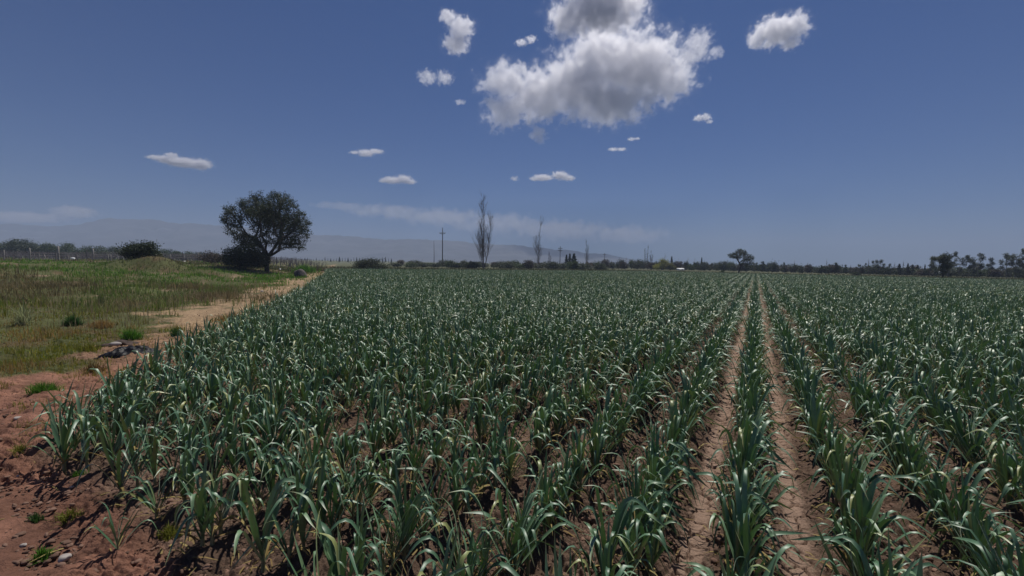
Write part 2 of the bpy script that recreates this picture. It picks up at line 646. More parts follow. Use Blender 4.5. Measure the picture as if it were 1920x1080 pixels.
def garlic_positions():
    rng = np.random.default_rng(11)
    out = []
    for k in range(-150, 110):
        u = U0 + k * ROW
        v = np.arange(0.95, 110, 0.080)
        v = v + rng.normal(0, 0.025, len(v))
        uu = u + rng.normal(0, 0.030, len(v))
        x = R_NRM[0] * uu + R_DIR[0] * v
        y = R_NRM[1] * uu + R_DIR[1] * v
        keep = (x > edge_x(y) + 0.12) & (y > 0.9) & (y < far_y(x)) & (v > 0.97 + 0.08 * rng.random(len(v)))
        keep &= np.abs(x) < y * 1.22 + 1.2
        keep &= rng.random(len(v)) > 0.07
        # thin patches
        gap = vnoise(x * 0.8, y * 0.8, 202) < 0.10
        keep &= ~(gap & (rng.random(len(v)) < 0.6))
        # plants thin out near the ragged left edge
        out.append(np.stack([x, y, np.full(len(v), k)], 1)[keep])
    P = np.concatenate(out)
    return P


def build_crop():
    rng = np.random.default_rng(3)
    P = garlic_positions()
    d = np.hypot(P[:, 0], P[:, 1])
    # in view, a plant 0.5 m tall
    cz = P[:, 1] * math.cos(PITCH) + CAM_H * math.sin(PITCH)
    sx = P[:, 0] / np.maximum(cz, 0.1) * FPX
    topy = (CAM_H - 0.42) * FPX / np.maximum(P[:, 1], 0.1)      # px under the horizon of the plant's top
    inview = (np.abs(sx) < 985) & (topy < 600)
    size = 0.5 * FPX / d * inview
    lone = np.array([[-1.97, 2.07, -99], [-3.10, 2.89, -98], [-3.0, 2.95, -97]])
    order = np.argsort(-size)[:297]
    near = np.concatenate([P[order], lone])
    rest_mask = np.ones(len(P), bool)
    rest_mask[order] = False
    rest = P[rest_mask & (np.abs(P[:, 0]) < P[:, 1] * 1.25 + 1.5)]
    protos = [garlic_prototype(np.random.default_rng(100 + i), 0.32 + 0.14 * ((i * 7) % 11) / 10) for i in range(16)]
    used = set()
    # number the plants of each row from the viewer outwards
    idx = {}
    vv = near @ np.array([R_DIR[0], R_DIR[1], 0])
    ks = near[:, 2]
    for k in np.unique(ks):
        sel = np.where(ks == k)[0]
        for n_, i in enumerate(sel[np.argsort(vv[sel])]):
            idx[i] = n_
    for i, (x, y, k) in enumerate(near):
        u, v = uv(x, y)
        z = float(ground_z(x, y)) + (float(row_profile(np.array(u))) if k > -90 else 0.0) - 0.004
        pi = int(rng.integers(0, 16))
        rz = rng.normal(0, 0.7)
        s = rng.uniform(0.86, 1.12)
        if k < -90:
            s = {-99: 0.55, -98: 1.22, -97: 1.1}[int(k)]
            pi = {-99: 3, -98: 5, -97: 9}[int(k)]
        p = protos[pi]
        if pi not in used:
            used.add(pi)
            COL.objects.link(p)
            for c in p.children:
                COL.objects.link(c)
            o = p
            o.location, o.rotation_euler, o.scale = (x, y, z), (0, 0, rz), (s,) * 3
        else:
            o = copy_tree(p, (x, y, z), rz, s)
        k = int(k)
        nth = ordinal(idx[i])
        if k < -90:
            grp = None
            lab = {-99: "small lone garlic sprout on bare reddish soil in the lower left corner",
                   -98: "big upright fan-shaped garlic plant standing at the field's left corner",
                   -97: "garlic plant pressed against the big fan-shaped plant at the field's left corner"}[k]
        elif k == 0:
            lab, grp = f"garlic plant, {nth} from the near end of the row between the two cracked bare tracks", "garlic plants between the two bare tracks"
        else:
            sd = "left" if k < 0 else "right"
            lab = f"garlic plant, {nth} from the near end of {ordinal(abs(k) - 1)} row {sd} of the bare tracks"
            grp = f"garlic plants in {ordinal(abs(k) - 1)} row {sd} of the bare tracks"
        tag(o, lab, "garlic plant", grp)
        if grp is None and "group" in o:
            del o["group"]
    # ---- the rest of the field as one mass
    Vs, Fs, Ts, Rs = [], [], [], []
    off = 0
    dr = np.hypot(rest[:, 0], rest[:, 1])

    def place(pts, temps, smin, smax):
        nonlocal off
        ti = rng.integers(0, len(temps), len(pts))
        for q, (tv, tf, tt, trn) in enumerate(temps):
            s_ = pts[ti == q]
            if not len(s_):
                continue
            n = len(s_)
            ang = rng.normal(0, 0.8, n)
            sc = rng.uniform(smin, smax, n)
            ca, sa = np.cos(ang) * sc, np.sin(ang) * sc
            u, v = uv(s_[:, 0], s_[:, 1])
            z = ground_z(s_[:, 0], s_[:, 1]) + row_profile(u)
            X = tv[None, :, 0] * ca[:, None] - tv[None, :, 1] * sa[:, None] + s_[:, 0:1]
            Y = tv[None, :, 0] * sa[:, None] + tv[None, :, 1] * ca[:, None] + s_[:, 1:2]
            Z = tv[None, :, 2] * sc[:, None] + z[:, None]
            Vs.append(np.stack([X, Y, Z], -1).reshape(-1, 3))
            Fs.append((tf[None] + (np.arange(n) * len(tv))[:, None, None] + off).reshape(-1, 4))
            Ts.append(np.tile(tt, n))
            Rs.append(np.clip(np.repeat(rng.normal(0, 0.12, n), len(tv)) + np.tile(trn, n), 0, 1))
            off += n * len(tv)
    t_mid = [plant_leaves(np.random.default_rng(300 + i), 11, 9, 3, 0.42) for i in range(26)]
    t_far = [plant_leaves(np.random.default_rng(400 + i), 10, 6, 2, 0.41, 1.05) for i in range(22)]
    t_vfar = [plant_leaves(np.random.default_rng(500 + i), 8, 5, 2, 0.42, 1.25) for i in range(16)]
    place(rest[dr < 8.5], t_mid, 0.82, 1.18)
    place(rest[(dr >= 8.5) & (dr < 24)], t_far, 0.82, 1.18)
    vf = rest[dr >= 24]
    vf = vf[rng.random(len(vf)) < 0.75]
    place(vf, t_vfar, 0.82, 1.18)
    V, F = np.concatenate(Vs), np.concatenate(Fs)
    o = obj("garlic_crop", mesh("garlic_crop", V, F, [M_GARLIC], True, {"rnd": np.concatenate(Rs), "along": np.concatenate(Ts)}))
    tag(o, "dense blue-green garlic crop filling the field beyond the nearest plants", "crop", kind="stuff")
    print("crop faces", len(F), "rest", len(rest))
    # yellowed lower leaves through the mass, nearest part only
    Vs, Fs, Rs, off2 = [], [], [], 0
    tw = [plant_leaves(np.random.default_rng(600 + i), 2, 4, 2, 0.46, wither=True) for i in range(14)]
    sel = rest[dr < 16]
    for x, y, k in sel:
        tv, tf, tt, trn = tw[int(rng.integers(0, 14))]
        a = rng.uniform(0, 6.28)
        u, v = uv(x, y)
        Vs.append(np.stack([tv[:, 0] * math.cos(a) - tv[:, 1] * math.sin(a) + x, tv[:, 0] * math.sin(a) + tv[:, 1] * math.cos(a) + y,
                            tv[:, 2] + float(ground_z(x, y)) + float(row_profile(np.array(u)))], 1))
        Fs.append(tf + off2)
        Rs.append(trn)
        off2 += len(tv)
    o = obj("withered_leaves", mesh("withered_leaves", np.concatenate(Vs), np.concatenate(Fs), [M_STRAW], True, {"rnd": np.concatenate(Rs)}))
    tag(o, "yellowed straw-like lower leaves scattered low among the garlic stems", "withered leaves", kind="stuff")


build_crop()


# ------------------------------------------------------------------ loose clods, stones, straw on the soil
def ico(sub=1):
    t = (1 + 5 ** 0.5) / 2
    V = [(-1, t, 0), (1, t, 0), (-1, -t, 0), (1, -t, 0), (0, -1, t), (0, 1, t), (0, -1, -t), (0, 1, -t), (t, 0, -1), (t, 0, 1), (-t, 0, -1), (-t, 0, 1)]
    F = [(0, 11, 5), (0, 5, 1), (0, 1, 7), (0, 7, 10), (0, 10, 11), (1, 5, 9), (5, 11, 4), (11, 10, 2), (10, 7, 6), (7, 1, 8),
         (3, 9, 4), (3, 4, 2), (3, 2, 6), (3, 6, 8), (3, 8, 9), (4, 9, 5), (2, 4, 11), (6, 2, 10), (8, 6, 7), (9, 8, 1)]
    V = [np.array(v) / np.linalg.norm(v) for v in V]
    for _ in range(sub):
        c, F2 = {}, []

        def mid(a, b):
            k = (min(a, b), max(a, b))
            if k not in c:
                p = V[a] + V[b]
                V.append(p / np.linalg.norm(p))
                c[k] = len(V) - 1
            return c[k]
        for a, b, d in F:
            ab, bd, da = mid(a, b), mid(b, d), mid(d, a)
            F2 += [(a, ab, da), (b, bd, ab), (d, da, bd), (ab, bd, da)]
        F = F2
    return np.array(V), np.array(F)


def rough_ball(rng, sub, amp):
    V, F = ico(sub)
    k = rng.normal(0, 1, (7, 3)) * 2.2
    ph = rng.uniform(0, 6.28, 7)
    r = 1 + amp * np.sin(V @ k.T + ph).mean(1) * 1.6
    return V * r[:, None], F


def build_clods():
    rng = np.random.default_rng(8)
    n = 60000
    dd = 1.4 + 11 * rng.random(n) ** 1.6
    px = rng.uniform(-1150, 1150, n)
    x, y = px / FPX * dd, dd
    u, v = uv(x, y)
    tr = np.abs(np.abs(u - U0) - 0.24) < 0.085
    fm = field_mask(x, y) > 0.5
    fur = -np.cos((u - U0) / ROW * 2 * math.pi)
    keep = np.where(fm, ~tr & (rng.random(n) < 0.35 + 0.5 * fur), rng.random(n) < 0.08 + 0.55 * (vnoise(x * 1.6, y * 1.6, 9) > 0.5))
    keep &= ~((y > 5) & ~fm & (edge_x(y) - x > 1.8))
    x, y, u = x[keep], y[keep], u[keep]
    n = len(x)
    r = (0.004 + 0.016 * rng.random(n) ** 3.5) * np.where(fm[keep], 1.0, 0.8)
    temps = [rough_ball(rng, 1, 0.8) for _ in range(10)]
    z = ground_z(x, y) + np.where(field_mask(x, y) > 0.5, row_profile(u), 0) + r * 0.3
    Vs, Fs, Rs, off = [], [], [], 0
    ti = rng.integers(0, 10, n)
    for q, (tv, tf) in enumerate(temps):
        s = np.where(ti == q)[0]
        a = rng.uniform(0, 6.28, len(s))
        st = rng.uniform(0.7, 1.4, (len(s), 3)) * r[s][:, None]
        bx, by, bz = [tv[None, :, c] * st[:, c:c + 1] for c in range(3)]
        X = bx * np.cos(a)[:, None] - by * np.sin(a)[:, None] + x[s][:, None]
        Y = bx * np.sin(a)[:, None] + by * np.cos(a)[:, None] + y[s][:, None]
        Z = bz * 0.7 + z[s][:, None]
        Vs.append(np.stack([X, Y, Z], -1).reshape(-1, 3))
        Fs.append((tf[None] + (np.arange(len(s)) * len(tv))[:, None, None] + off).reshape(-1, 3))
        Rs.append(np.repeat(rng.random(len(s)), len(tv)))
        off += len(s) * len(tv)
    m = leaf_mat("clod_earth", (0.085, 0.050, 0.036), (0.20, 0.120, 0.088), 0.0, (0, 0, 0), 0.95)
    o = obj("soil_clods", mesh("soil_clods", np.concatenate(Vs), np.concatenate(Fs), [m], False, {"rnd": np.concatenate(Rs)}))
    tag(o, "loose brown clods and crumbs of dry soil between the garlic rows", "soil clods", kind="stuff")
    # straw litter
    n = 3500
    dd = 1.5 + 9 * rng.random(n) ** 1.6
    x, y = rng.uniform(-1150, 1150, n) / FPX * dd, dd
    u, v = uv(x, y)
    keep = (field_mask(x, y) > 0.4) & (np.abs(np.abs(u - U0) - 0.24) > 0.06) | (rng.random(n) < 0.12) & (edge_x(y) - x < 2)
    x, y, u = x[keep], y[keep], u[keep]
    n = len(x)
    a = rng.uniform(0, 6.28, n)
    L = rng.uniform(0.015, 0.07, n)
    w = rng.uniform(0.002, 0.006, n)
    z = ground_z(x, y) + np.where(field_mask(x, y) > 0.5, row_profile(u), 0) + 0.014
    ca, sa = np.cos(a), np.sin(a)
    dz = rng.normal(0, 0.25, n) * L
    V = np.stack([
        np.stack([x - ca * L - sa * w, y - sa * L + ca * w, z - dz], 1), np.stack([x - ca * L + sa * w, y - sa * L - ca * w, z - dz], 1),
        np.stack([x + sa * w, y - ca * w, z + 0.008], 1), np.stack([x - sa * w, y + ca * w, z + 0.008], 1),
        np.stack([x + ca * L + sa * w * .3, y + sa * L - ca * w * .3, z + dz], 1), np.stack([x + ca * L - sa * w * .3, y + sa * L + ca * w * .3, z + dz], 1)], 1)
    i = (np.arange(n) * 6)[:, None]
    F = np.concatenate([i + np.array([0, 1, 2, 3]), i + np.array([3, 2, 4, 5])])
    o = obj("straw_litter", mesh("straw_litter", V.reshape(-1, 3), F, [M_STRAW], True, {"rnd": np.repeat(rng.random(n), 6)}))
    tag(o, "bits of pale straw and dead leaf lying on the soil of the furrows", "straw", kind="stuff")


build_clods()

M_STONE = simple_mat("pale_stone", (0.24, 0.21, 0.19), (0.42, 0.38, 0.35), 12, 0.9, 0.4)
M_DARKSTONE = simple_mat("dark_stone", (0.05, 0.045, 0.045), (0.12, 0.10, 0.09), 6, 0.9, 0.5)


def ground_point(px, py):
    """where the sight line through a photo point meets the flat ground"""
    d = CAM_H * FPX / (py - hor(px))
    x = lat(px, d)
    for _ in range(4):
        d = (CAM_H - float(ground_z(lat(px, d), d))) * FPX / (py - hor(px))
    return lat(px, d), d


def build_stones():
    rng = np.random.default_rng(77)
    spec = [(115, 927, 14, "small white stone in the shadow of the plant at the field's left corner"),
            (428, 1044, 26, "angular white stone between garlic stems at the bottom of the picture"),
            (540, 985, 20, "flat pale stone in the soil among the front garlic plants"),
            (50, 785, 20, "flat whitish stone on the path near the left edge of the picture"),
            (18, 793, 26, "large flat pinkish stone at the left edge beside the path"),
            (150, 735, 10, "tiny pale stone on the dirt path above the corner plant"),
            (12, 905, 11, "small grey stone on the red soil at the left edge"),
            (15, 1045, 22, "rounded light stone on red soil at the lower left edge"),
            (95, 1072, 40, "greyish white stone cut by the bottom edge of the picture at left"),
            (490, 548, 12, "small white rock on the pale dirt strip below the big tree")]
    for px, py, w, lab in spec:
        x, y = ground_point(px, py)
        r = w / 2 / FPX * y
        V, F = rough_ball(rng, 2, 0.35)
        o = obj("stone", mesh("stone", V * np.array([.5, 0.38, 0.28]) * r, F, [M_STONE], False), None, (x, y, float(ground_z(x, y)) + r * 0.25), rng.uniform(0, 6))
        tag(o, lab, "stone", "pale stones on the soil")
    x, y = ground_point(563, 520)
    V, F = rough_ball(rng, 3, 0.3)
    o = obj("boulder", mesh("boulder", V * np.array([0.52, 0.4, 0.42]), F, [M_DARKSTONE], True), None, (x, y, float(ground_z(x, y)) + 0.22))
    tag(o, "dark rounded boulder at the field corner right of the big tree", "boulder")


build_stones()


# ------------------------------------------------------------------ crumpled black plastic with a pale stone on it
def build_tarp():
    x0, y0 = ground_point(240, 668)
    n, m_ = 60, 34
    s, t = np.meshgrid(np.linspace(-1, 1, n), np.linspace(-1, 1, m_))
    wdt = 0.46 * (1 - 0.55 * np.clip(s, 0, 1) ** 0.8)
    X = s * 0.33
    Y = t * wdt * 0.55 + 0.06 * s
    hgt = 0.085 * np.exp(-((s + 0.05) / 0.75) ** 4) * (1 - t ** 4)
    Z = hgt * (0.6 + 0.9 * (1 - np.abs(fbm(s * 2.2 + 3, t * 1.6 + s, 5, 4) - 0.5) * 3)) * 0.9
    Z = Z + 0.035 * np.abs(fbm(s * 5, t * 4, 9, 3) - 0.5) * 2 - 0.035 * (np.maximum(abs(s), abs(t)) > 0.95)
    V = np.stack([X, Y, Z], -1).reshape(-1, 3)
    i = np.arange(m_ - 1)[:, None] * n
    j = np.arange(n - 1)[None]
    F = np.stack([i + j, i + j + 1, i + n + j + 1, i + n + j], -1).reshape(-1, 4)
    m, nn, l, b = mat("black_plastic")
    b.inputs['Base Color'].default_value = (0.007, 0.007, 0.010, 1)
    b.inputs['Roughness'].default_value = 0.5
    b.inputs['Specular IOR Level'].default_value = 0.15
    o = obj("plastic_sheet", mesh("plastic_sheet", V, F, [m]), None, (x0, y0, float(ground_z(x0, y0)) + 0.02), 0.28)
    tag(o, "crumpled black plastic sheet lying on the dirt path at the weeds' edge", "plastic sheet")
    rng = np.random.default_rng(5)
    V, F = rough_ball(rng, 3, 0.12)
    x1, y1 = ground_point(216, 655)
    o = obj("stone", mesh("stone", V * np.array([0.085, 0.042, 0.035]), F, [M_STONE], True), None, (x1, y1 - 0.05, float(ground_z(x1, y1)) + 0.085), 0.35)
    tag(o, "oblong pinkish white stone resting on the black plastic sheet", "stone")
    # loose earth heaped behind the sheet
    V, F = rough_ball(rng, 3, 0.9)
    md = simple_mat("dark_earth", (0.028, 0.018, 0.015), (0.075, 0.047, 0.036), 14, 0.95, 0.6)
    x2, y2 = ground_point(205, 652)
    o = obj("earth_heap", mesh("earth_heap", V * np.array([0.20, 0.13, 0.09]), F, [md], True), None, (x2, y2 + 0.12, float(ground_z(x2, y2)) - 0.02), 0.2)
    tag(o, "low heap of dark loose earth behind the black plastic sheet", "earth heap")


build_tarp()


# ------------------------------------------------------------------ grass and weeds left of the crop
M_GRASS = None


def grass_material():
    m, n, l, b = mat("grass_blade")
    at = n.new("ShaderNodeAttribute")
    at.attribute_name = "colr"
    l.new(at.outputs['Color'], b.inputs['Base Color'])
    b.inputs['Roughness'].default_value = 0.65
    b.inputs['Specular IOR Level'].default_value = 0.25
    tr = n.new("ShaderNodeBsdfTranslucent")
    l.new(at.outputs['Color'], tr.inputs[0])
    ms = n.new("ShaderNodeMixShader")
    ms.inputs[0].default_value = 0.35
    l.new(b.outputs[0], ms.inputs[1])
    l.new(tr.outputs[0], ms.inputs[2])
    l.new(ms.outputs[0], n.get("Material Output").inputs['Surface'])
    return m


M_GRASS = grass_material()


def blades(rng, x, y, z, L, W, col, spread=0.5):
    n = len(x)
    az = rng.uniform(0, 6.28, n)
    lean = np.abs(rng.normal(0, spread, n))
    yaw = rng.uniform(0, 6.28, n)
    sx, sy = np.cos(yaw) * W / 2, np.sin(yaw) * W / 2
    lx, ly = np.cos(az) * lean * L, np.sin(az) * lean * L
    h = L * np.sqrt(np.clip(1 - 0.45 * lean ** 2, 0.15, 1))
    mx, my, mz = x + lx * 0.32, y + ly * 0.32, z + h * 0.6
    V = np.stack([np.stack([x - sx, y - sy, z - 0.01], 1), np.stack([x + sx, y + sy, z - 0.01], 1),
                  np.stack([mx + sx * .8, my + sy * .8, mz], 1), np.stack([mx - sx * .8, my - sy * .8, mz], 1),
                  np.stack([x + lx, y + ly, z + h], 1)], 1)
    i = (np.arange(n) * 5)[:, None]
    return V.reshape(-1, 3), [i + np.array([0, 1, 2, 3]), i + np.array([3, 2, 4])], np.repeat(col, 5, 0)


def build_grass():
    rng = np.random.default_rng(21)
    n = 330000
    # sampled evenly in bearing and log distance so that near and far are equally dense to the eye
    d = np.exp(rng.uniform(math.log(4.2), math.log(75), n))
    th = rng.uniform(-1.30, 0.0, n)
    x, y = d * np.tan(th), d
    de = edge_x(y) - x
    nn = fbm(x * 0.7, y * 0.7, 95, 3) - 0.5
    wp = np.interp(y, [0, 4.6, 6, 8, 11, 16, 30, 50], [3.0, 2.0, 1.5, 1.6, 2.3, 2.4, 2.2, 1.2])
    vm = sstep(-0.3, 0.6, de + nn * 3.4 + (fbm(x * 2.6, y * 2.6, 97, 3) - 0.5) * 1.6 - wp) * sstep(4.0, 5.0, y + nn * 1.5)
    patch = fbm(x * 0.9, y * 0.9, 311, 4)
    zone_low = 1 - sstep(9.5, 12.5, y + nn * 4)             # short weeds near the viewer
    dens = vm * np.where(zone_low > 0.5, sstep(0.36, 0.58, patch) * 0.9 + 0.05, 0.85)
    tuft = fbm(x * 3.1, y * 3.1, 399, 2)
    dens = np.maximum(dens, 0.6 * (de > 0.1) * (tuft > 0.63) * (y > 5.2))
    dens = dens * (0.12 + 0.88 * sstep(0.34, 0.48, fbm(x * 0.55, y * 0.8, 441, 3)))
    keep = (rng.random(n) < dens) & (de > 0.05) & (y < 72)
    keep &= np.abs(x) < y * 1.28 + 1
    x, y, d, de, patch = x[keep], y[keep], d[keep], de[keep], patch[keep]
    nn = nn[keep]
    n = len(x)
    zone_low = 1 - sstep(9.5, 12.5, y + nn * 4)
    far = sstep(20, 25, y + nn * 6)
    r = rng.random((n, 1))
    g_lo = np.array([[0.125, 0.180, 0.016]]) * (1 - r) + np.array([[0.31, 0.25, 0.035]]) * r
    g_br = np.array([[0.13, 0.125, 0.050]]) * (1 - r) + np.array([[0.26, 0.19, 0.10]]) * r
    g_gr = np.array([[0.075, 0.205, 0.022]]) * (1 - r) + np.array([[0.17, 0.28, 0.040]]) * r
    p2 = fbm(x * 0.35, y * 0.35, 333, 3)
    dry = (sstep(0.50, 0.62, fbm(x * 0.8, y * 0.8, 351, 3)) * (1 - sstep(9, 12, y)))[:, None] * (rng.random((n, 1)) < 0.8)
    g_dry = np.array([[0.27, 0.165, 0.055]]) * (1 - r) + np.array([[0.36, 0.25, 0.09]]) * r
    zl, fr = zone_low[:, None], far[:, None]
    mid = g_br * (1 - sstep(0.50, 0.58, p2)[:, None]) + (g_br * .4 + g_gr * .6) * sstep(0.50, 0.58, p2)[:, None]
    col = g_lo * zl + mid * (1 - zl) * (1 - fr) + g_gr * (1 - zl) * fr
    fdry = (sstep(38, 46, y + nn * 8)[:, None]) * (rng.random((n, 1)) < 0.7)
    col = col * (1 - fdry) + g_br * fdry
    col = col * (1 - dry) + g_dry * dry
    mm = np.exp(-(((x - MX - .5) / 3.0) ** 2 + ((y - MY) / 2.4) ** 2))[:, None]
    col = col * (1 - mm) + (np.array([[0.10, 0.078, 0.045]]) * (1 - r) + np.array([[0.20, 0.15, 0.085]]) * r) * mm
    L = np.where(zone_low > 0.5, rng.uniform(0.04, 0.13, n), rng.uniform(0.10, 0.30, n) * (1 - 0.25 * far))
    clump = fbm(x * 2.4, y * 2.4, 377, 3)
    L = L * (0.35 + 0.5 * patch + 0.9 * sstep(0.4, 0.65, clump))
    col = col * (0.7 + 0.6 * fbm(x * 1.3, y * 1.3, 379, 3))[:, None]
    W = np.maximum(0.005, 0.0011 * d) * rng.uniform(0.7, 1.4, n)
    z = ground_z(x, y)
    V, F, C = blades(rng, x, y, z, L, W, col, 0.45)
    o = obj("grass", mesh("grass", V, F, [M_GRASS], True, {"colr": C}))
    tag(o, "rough grass and low weeds, green to dry brown, beside the garlic field", "grass", kind="stuff")
    print("grass blades", n)
    n = 12000
    d = np.exp(rng.uniform(math.log(7.5), math.log(32), n))
    x = d * np.tan(rng.uniform(-1.25, -0.1, n))
    y = d
    de = edge_x(y) - x
    keep = (de > 2.0) & (rng.random(n) < sstep(0.42, 0.62, fbm(x * 0.5, y * 0.5, 431, 3)))
    x, y, d = x[keep], y[keep], d[keep]
    n = len(x)
    r = rng.random((n, 1))
    col = np.array([[0.20, 0.145, 0.085]]) * (1 - r) + np.array([[0.38, 0.31, 0.19]]) * r
    V, F, C = blades(rng, x, y, ground_z(x, y), rng.uniform(0.18, 0.55, n), 0.0007 * d, col, 0.25)
    o = obj("dry_stalk_grass", mesh("dry_stalk_grass", V, F, [M_GRASS], True, {"colr": C}))
    tag(o, "thin pale dry stalks standing above the rough grass at left", "grass", kind="stuff")
    # sparse sprigs on the bare reddish soil close by
    n = 60000
    y = rng.uniform(1.7, 6.5, n)
    x = edge_x(y) - rng.uniform(0.0, 4.5, n)
    m1 = sstep(0.60, 0.74, fbm(x * 1.7, y * 1.7, 411, 3)) * sstep(0.45, 0.7, vnoise(x * 9, y * 9, 413))
    keep = (rng.random(n) < m1 * 0.9 + 0.004) & (np.abs(x) < y * 1.3 + .6)
    x, y = x[keep], y[keep]
    n = len(x)
    r = rng.random((n, 1))
    col = np.array([[0.13, 0.16, 0.02]]) * (1 - r) + np.array([[0.34, 0.25, 0.07]]) * r
    V, F, C = blades(rng, x, y, ground_z(x, y) + 0.005, rng.uniform(0.02, 0.08, n), np.full(n, 0.0045), col, 0.75)
    o = obj("sprig_grass", mesh("sprig_grass", V, F, [M_GRASS], True, {"colr": C}))
    tag(o, "sparse yellow-green sprigs scattered over the bare reddish soil at left", "grass", kind="stuff")
    # rough pasture along the far edge of the crop
    n = 45000
    x = rng.uniform(-40, 120, n)
    y = far_y(x) + rng.uniform(-1.0, 1, n) ** 2 * 38 + rng.uniform(-0.5, 2, n)
    r = rng.random((n, 1))
    col = np.array([[0.070, 0.080, 0.036]]) * (1 - r) + np.array([[0.12, 0.11, 0.055]]) * r
    V, F, C = blades(rng, x, y, ground_z(x, y), rng.uniform(0.15, 0.45, n), np.full(n, 0.07), col, 0.4)
    o = obj("pasture_grass", mesh("pasture_grass", V, F, [M_GRASS], True, {"colr": C}))
    tag(o, "strip of dull pasture grass along the far edge of the crop", "grass", kind="stuff")


build_grass()


def build_weeds():
    rng = np.random.default_rng(41)
    G, Y, D = (0.085, 0.21, 0.022), (0.19, 0.20, 0.03), (0.045, 0.11, 0.025)
    T = (0.30, 0.19, 0.065)
    spec = [(68, 742, 66, 26, 900, G, "bright green grass tuft on bare soil at the left edge"),
            (132, 612, 38, 22, 900, D, "dark green leafy weed clump among yellowed grass, left"),
            (240, 637, 44, 24, 700, G, "light green grass tuft just behind the black plastic sheet"),
            (325, 634, 30, 22, 400, D, "small dark weed on the dirt path near the crop edge"),
            (20, 858, 34, 20, 300, Y, "yellow-green weed sprig on the red soil at the left edge"),
            (300, 1022, 46, 22, 320, Y, "feathery yellow-green weed on red soil between front garlic plants"),
            (108, 990, 50, 22, 300, Y, "low yellowish weed patch on red soil in the lower left"),
            (42, 990, 26, 14, 160, D, "tiny green weed on red soil at the lower left edge"),
            (50, 1068, 40, 22, 260, G, "green leafy weed at the bottom left corner of the picture"),
            (130, 905, 36, 14, 220, G, "small green weed at the foot of the corner garlic plant"),
            (38, 612, 30, 46, 260, (0.34, 0.36, 0.19), "pale flowering tall weed near the left edge of the picture"),
            (185, 615, 70, 16, 700, T, "orange dry grass patch left of the dirt path"),
            (430, 604, 80, 20, 900, T, "orange dry grass patch at the crop's left edge below the path"),
            (330, 640, 50, 14, 0, T, None),
            (568, 512, 60, 18, 700, G, "green grass tuft between the big tree and the dark boulder"),
            (160, 660, 60, 18, 500, Y, "yellowing weed patch left of the black plastic sheet"),
            (165, 700, 60, 20, 500, (0.16, 0.105, 0.035), "rusty dry weed patch on the near side of the black plastic")]
    for px, py, w, h, nb, c, lab in spec:
        if not lab:
            continue
        x, y = ground_point(px, py)
        rw, hh = w / 2 / FPX * y, h / FPX * y
        nb = int(nb * 0.6)
        a, q = rng.uniform(0, 6.28, nb), np.sqrt(rng.random(nb)) ** 1.3
        q = q * (0.65 + 0.5 * np.sin(a * 3 + px) * np.sin(a * 2 + py))
        bx, by = np.cos(a) * q * rw, np.sin(a) * q * rw * 0.8
        r = rng.random((nb, 1))
        col = np.array([c]) * (0.6 + 0.8 * r)
        V, F, C = blades(rng, bx, by, ground_z(x + bx, y + by) - float(ground_z(x, y)), hh * rng.uniform(0.5, 1.15, nb) * (1.1 - 0.5 * q),
                         np.full(nb, max(0.004, 0.0010 * y)) * rng.uniform(0.7, 1.5, nb), col, 0.8)
        o = obj("weed_clump", mesh("weed_clump", V, F, [M_GRASS], True, {"colr": C}), None, (x, y, float(ground_z(x, y))))
        tag(o, lab, "weed", "weed clumps beside the crop")


build_weeds()

# ------------------------------------------------------------------ trees
M_BARK = simple_mat("dark_bark", (0.035, 0.030, 0.028), (0.075, 0.062, 0.052), 6, 0.9, 0.5)
M_GREYBARK = simple_mat("grey_bark", (0.11, 0.095, 0.085), (0.19, 0.165, 0.145), 6, 0.9, 0.3)
M_LF_DARK = leaf_mat("dark_olive_leaves", (0.022, 0.036, 0.022), (0.055, 0.072, 0.038), 0.18, (0.06, 0.085, 0.03))
M_LF_GREY = leaf_mat("grey_green_leaves", (0.045, 0.060, 0.042), (0.090, 0.105, 0.068), 0.22, (0.09, 0.11, 0.05))
M_LF_GREEN = leaf_mat("hedge_leaves", (0.035, 0.058, 0.028), (0.075, 0.100, 0.046), 0.22, (0.08, 0.12, 0.03))
M_LF_BROWN = leaf_mat("twiggy_brown_leaves", (0.055, 0.046, 0.038), (0.105, 0.085, 0.066), 0.15, (0.1, 0.08, 0.05))
M_LF_YELLOW = leaf_mat("yellow_green_leaves", (0.16, 0.18, 0.035), (0.27, 0.27, 0.07), 0.35, (0.3, 0.3, 0.06))
M_LF_CONIF = leaf_mat("conifer_needles", (0.018, 0.032, 0.022), (0.045, 0.065, 0.042), 0.1, (0.04, 0.06, 0.03))


def leaf_quads(rng, C, size, up=0.0):
    """one small pointed leaf (quad) at every centre C"""
    n = len(C)
    a = rng.normal(0, 1, (n, 3))
    a[:, 2] += up
    a /= np.linalg.norm(a, axis=1)[:, None]
    b = np.cross(a, rng.normal(0, 1, (n, 3)))
    b /= np.linalg.norm(b, axis=1)[:, None] + 1e-9
    s = (size * rng.uniform(0.6, 1.4, n))[:, None]
    V = np.stack([C - a * s, C + b * s * 0.42, C + a * s, C - b * s * 0.42], 1).reshape(-1, 3)
    F = (np.arange(n) * 4)[:, None] + np.arange(4)
    clump = np.clip(0.5 + 0.5 * np.sin(C @ np.array([1.7, 2.3, 1.9]) * 1.6) * 0.6 + rng.normal(0, 0.22, n), 0, 1)
    return V, F, np.repeat(clump, 4)


